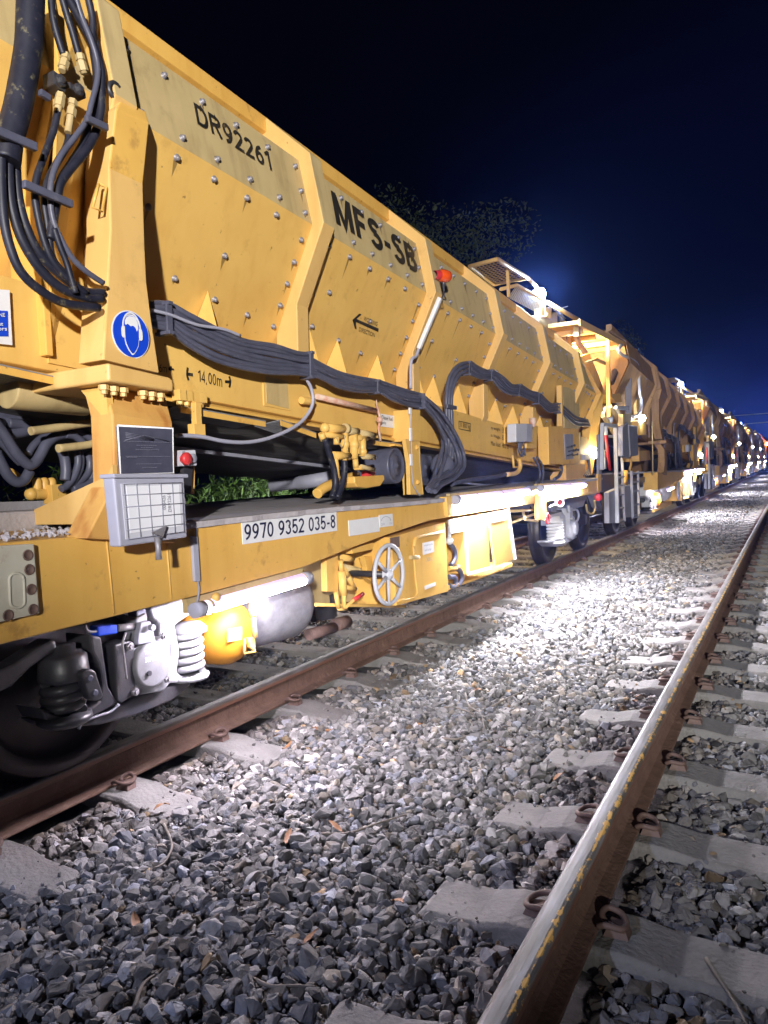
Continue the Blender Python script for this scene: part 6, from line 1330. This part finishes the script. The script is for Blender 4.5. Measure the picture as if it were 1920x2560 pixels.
# ================================================================ behind the train: shrubs, trees, wires
def leaf_cloud(m, c, rad, n, size, blade=2.2):
    c = Vector(c)
    for i in range(n):
        d = Vector((random.gauss(0, 1), random.gauss(0, 1), random.gauss(0, 1))); d = d.normalized() * random.random() ** .4
        p = c + Vector((d.x * rad[0], d.y * rad[1], d.z * rad[2])); s = size * random.uniform(.6, 1.4)
        u = Vector((random.gauss(0, 1), random.gauss(0, 1), random.gauss(.3, 1))).normalized(); v = u.orthogonal().normalized(); v = Matrix.Rotation(random.random() * 6.28, 3, u) @ v
        m.add([p - u * s * blade * .5, p + v * s * .35, p + u * s * blade * .5, p - v * s * .35], [(0, 1, 2, 3)])
def bush(x, y, h, w, lbl):
    r = thing('bush', lbl, 'bush', (x, y, -.3), 'bushes behind the train')
    m = MB()
    for k in range(7): leaf_cloud(m, (x + random.uniform(-w, w) * .5, y + random.uniform(-w, w) * .7, -.3 + h * random.uniform(.25, .8)), (w * .5, w * .5, h * .3), 420, .034, 4.2)
    m.build('foliage', 'leaf', r)
    m = MB()
    for k in range(9):
        a = random.random() * 6.28; b = V(x, y, -.35); m.tube(smooth_path([b, b + V(math.cos(a) * w * .2, math.sin(a) * w * .2, h * .4), b + V(math.cos(a) * w * .5, math.sin(a) * w * .55, h * random.uniform(.7, 1.05))], 4), [.012 - .0007 * i for i in range(9)], 5)
    m.build('stems', 'twig', r)
for i, (x, y, h, w) in enumerate(((-6.3, 3.2, 1.5, 1.1), (-6.6, 4.8, 1.7, 1.2), (-6.2, 6.4, 1.55, 1.1), (-6.7, 8.2, 1.7, 1.2), (-6.4, 9.8, 1.5, 1.1), (-6.9, 11.8, 1.8, 1.3))):
    bush(x, y, h, w, 'green bush behind the train, seen through the gap under its hopper')
def tree(x, y, h, w, lbl):
    r = thing('tree', lbl, 'tree', (x, y, -.4), 'dark trees behind the train')
    m = MB(); b = V(x, y, -.5); top = b + V(random.uniform(-.5, .5), random.uniform(-.5, .5), h * .85)
    m.tube(smooth_path([b, b + (top - b) * .4 + V(.15, 0, 0), top], 5), [.2 - .015 * i for i in range(11)], 8)
    lim = []
    for k in range(8):
        a = random.random() * 6.28; s = b + (top - b) * random.uniform(.35, .8); e = s + V(math.cos(a) * w * .7, math.sin(a) * w * .7, h * random.uniform(.08, .22)); lim.append(e); m.tube([s, (s + e) / 2 + V(0, 0, .1), e], [.07, .05, .02], 6)
    m.build('trunk', 'bark', r)
    m = MB()
    for e in lim + [top]:
        for j in range(4): leaf_cloud(m, e + V(random.gauss(0, .4), random.gauss(0, .4), random.gauss(0, .3)), (w * .33, w * .33, h * .085), 330, .065, 1.8)
    m.build('crown', 'treeleaf', r)
for x, y, h, w in ((-11, 14, 7.4, 2.2), (-8.4, 18.5, 9.8, 2.4), (-10.5, 25, 8.0, 2.3), (-6.9, 34, 8.6, 2.3), (-11, 41, 9, 2.6), (-13, 52, 10, 3)):
    tree(x, y, h, w, 'dark leafy tree against the night sky behind the train')
for i, (a, b) in enumerate((((1340, 936), (1659, 912)), ((1420, 1012), (1659, 992)))):
    p, q = onY('c7', *a, 46), onY('c7', *b, 46); d = q - p
    m = MB(); m.tube([p - d * .6, p, q, q + d * 2], .022, 6); o = m.build('overhead_wire', 'white')
    tag(o, ['upper pale wire crossing the night sky over the far wagons', 'lower pale wire crossing the night sky over the far wagons'][i], 'wire', 'overhead wires')
# ---- twigs on the stones
TW = [('c11', [(5, 335), (110, 330), (220, 300), (320, 268)], 'longest pale curved twig lying on the stones left of the flecked rail'), ('c10', [(1300, 1205), (1400, 1250), (1500, 1268), (1640, 1262)], 'thick bluish twig at the bottom of the photo among the stones'),
      ('c10', [(850, 415), (885, 500), (890, 560), (850, 620), (800, 660)], 'bent grey twig in front of the nearest pale sleeper end'), ('c12', [(1260, 590), (1400, 575), (1520, 550), (1650, 560)], 'long grey branch beside the flecked rail in mid distance'),
      ('c12', [(960, 700), (980, 760), (1040, 800), (1060, 880)], 'thin twig in the twig pile at the middle of the stones'), ('c12', [(850, 760), (930, 770), (1000, 800)], 'short dark stick in the twig pile at the middle of the stones'),
      ('c12', [(1100, 760), (1200, 710), (1300, 660)], 'straight dark stick pointing to the flecked rail'), ('c10', [(690, 1390), (740, 1270), (820, 1180), (900, 1095)], 'thin straight twig near the bottom left of the photo'),
      ('c10', [(800, 1255), (815, 1330), (840, 1400), (880, 1320), (930, 1210)], 'forked pale twig near the bottom edge of the photo'), ('c11', [(1430, 800), (1480, 880), (1540, 960), (1580, 1030)], 'brown twig on the stones right of the flecked rail'),
      ('c12', [(840, 930), (920, 930), (1000, 900)], 'low reddish stick in the twig pile beside a pale stone'), ('c10', [(1010, 840), (1080, 880), (1140, 950), (1150, 1030)], 'thin grey curved twig beside the cream stone')]
for c, pts, lb in TW:
    P = [onZ(c, *p, -.185) for p in pts]; P = [p + V(0, 0, random.uniform(-.005, .012)) for p in P]; k = len(smooth_path(P, 4))
    m = MB(); m.tube(smooth_path(P, 4), [.0065 - .0035 * i / k for i in range(k)], 6); tag(m.build('twig', 'twig'), lb, 'twig')

# ---- dry leaves blown onto the stones
for k in range(16):
    x, y = random.uniform(-2.5, -.8), random.uniform(1.5, 4.5); z = -.165; a = random.random() * 6.28; m = MB(); P = []
    for i in range(9):
        t = i / 8; w = math.sin(math.pi * t) * .014; c_ = V(x, y, z) + V(math.cos(a), math.sin(a), 0) * (t - .5) * .075 + V(0, 0, .014 * math.sin(t * 3.1 + k)); n_ = V(-math.sin(a), math.cos(a), random.uniform(-.2, .5)) * w
        P += [c_ - n_, c_ + V(0, 0, -.004), c_ + n_]
    m.add(P, [(i * 3 + j, i * 3 + j + 1, i * 3 + j + 4, i * 3 + j + 3) for i in range(8) for j in (0, 1)], True)
    tag(m.build('dry_leaf', 'deadleaf'), 'small curled brown dry leaf lying on the grey stones', 'leaf', 'dry leaves on the stones')

# ---- damp night air between the lamps
m = MB(); m.box((-20, 95, 12.0), (160, 400, 27.0)); hzo = m.build('haze', 'haze' if 'haze' in M else 'ground'); hzo.data.materials.clear()
hm = bpy.data.materials.new('night_haze'); hm.use_nodes = True; hn = hm.node_tree; hn.nodes.clear()
ho = hn.nodes.new('ShaderNodeOutputMaterial'); hv = hn.nodes.new('ShaderNodeVolumePrincipled'); hv.inputs['Color'].default_value = (.16, .30, 1, 1); hv.inputs['Density'].default_value = 0.0014; hv.inputs['Anisotropy'].default_value = 0.88
hn.links.new(hv.outputs[0], ho.inputs['Volume']); hzo.data.materials.append(hm); tag(hzo, kind='stuff')
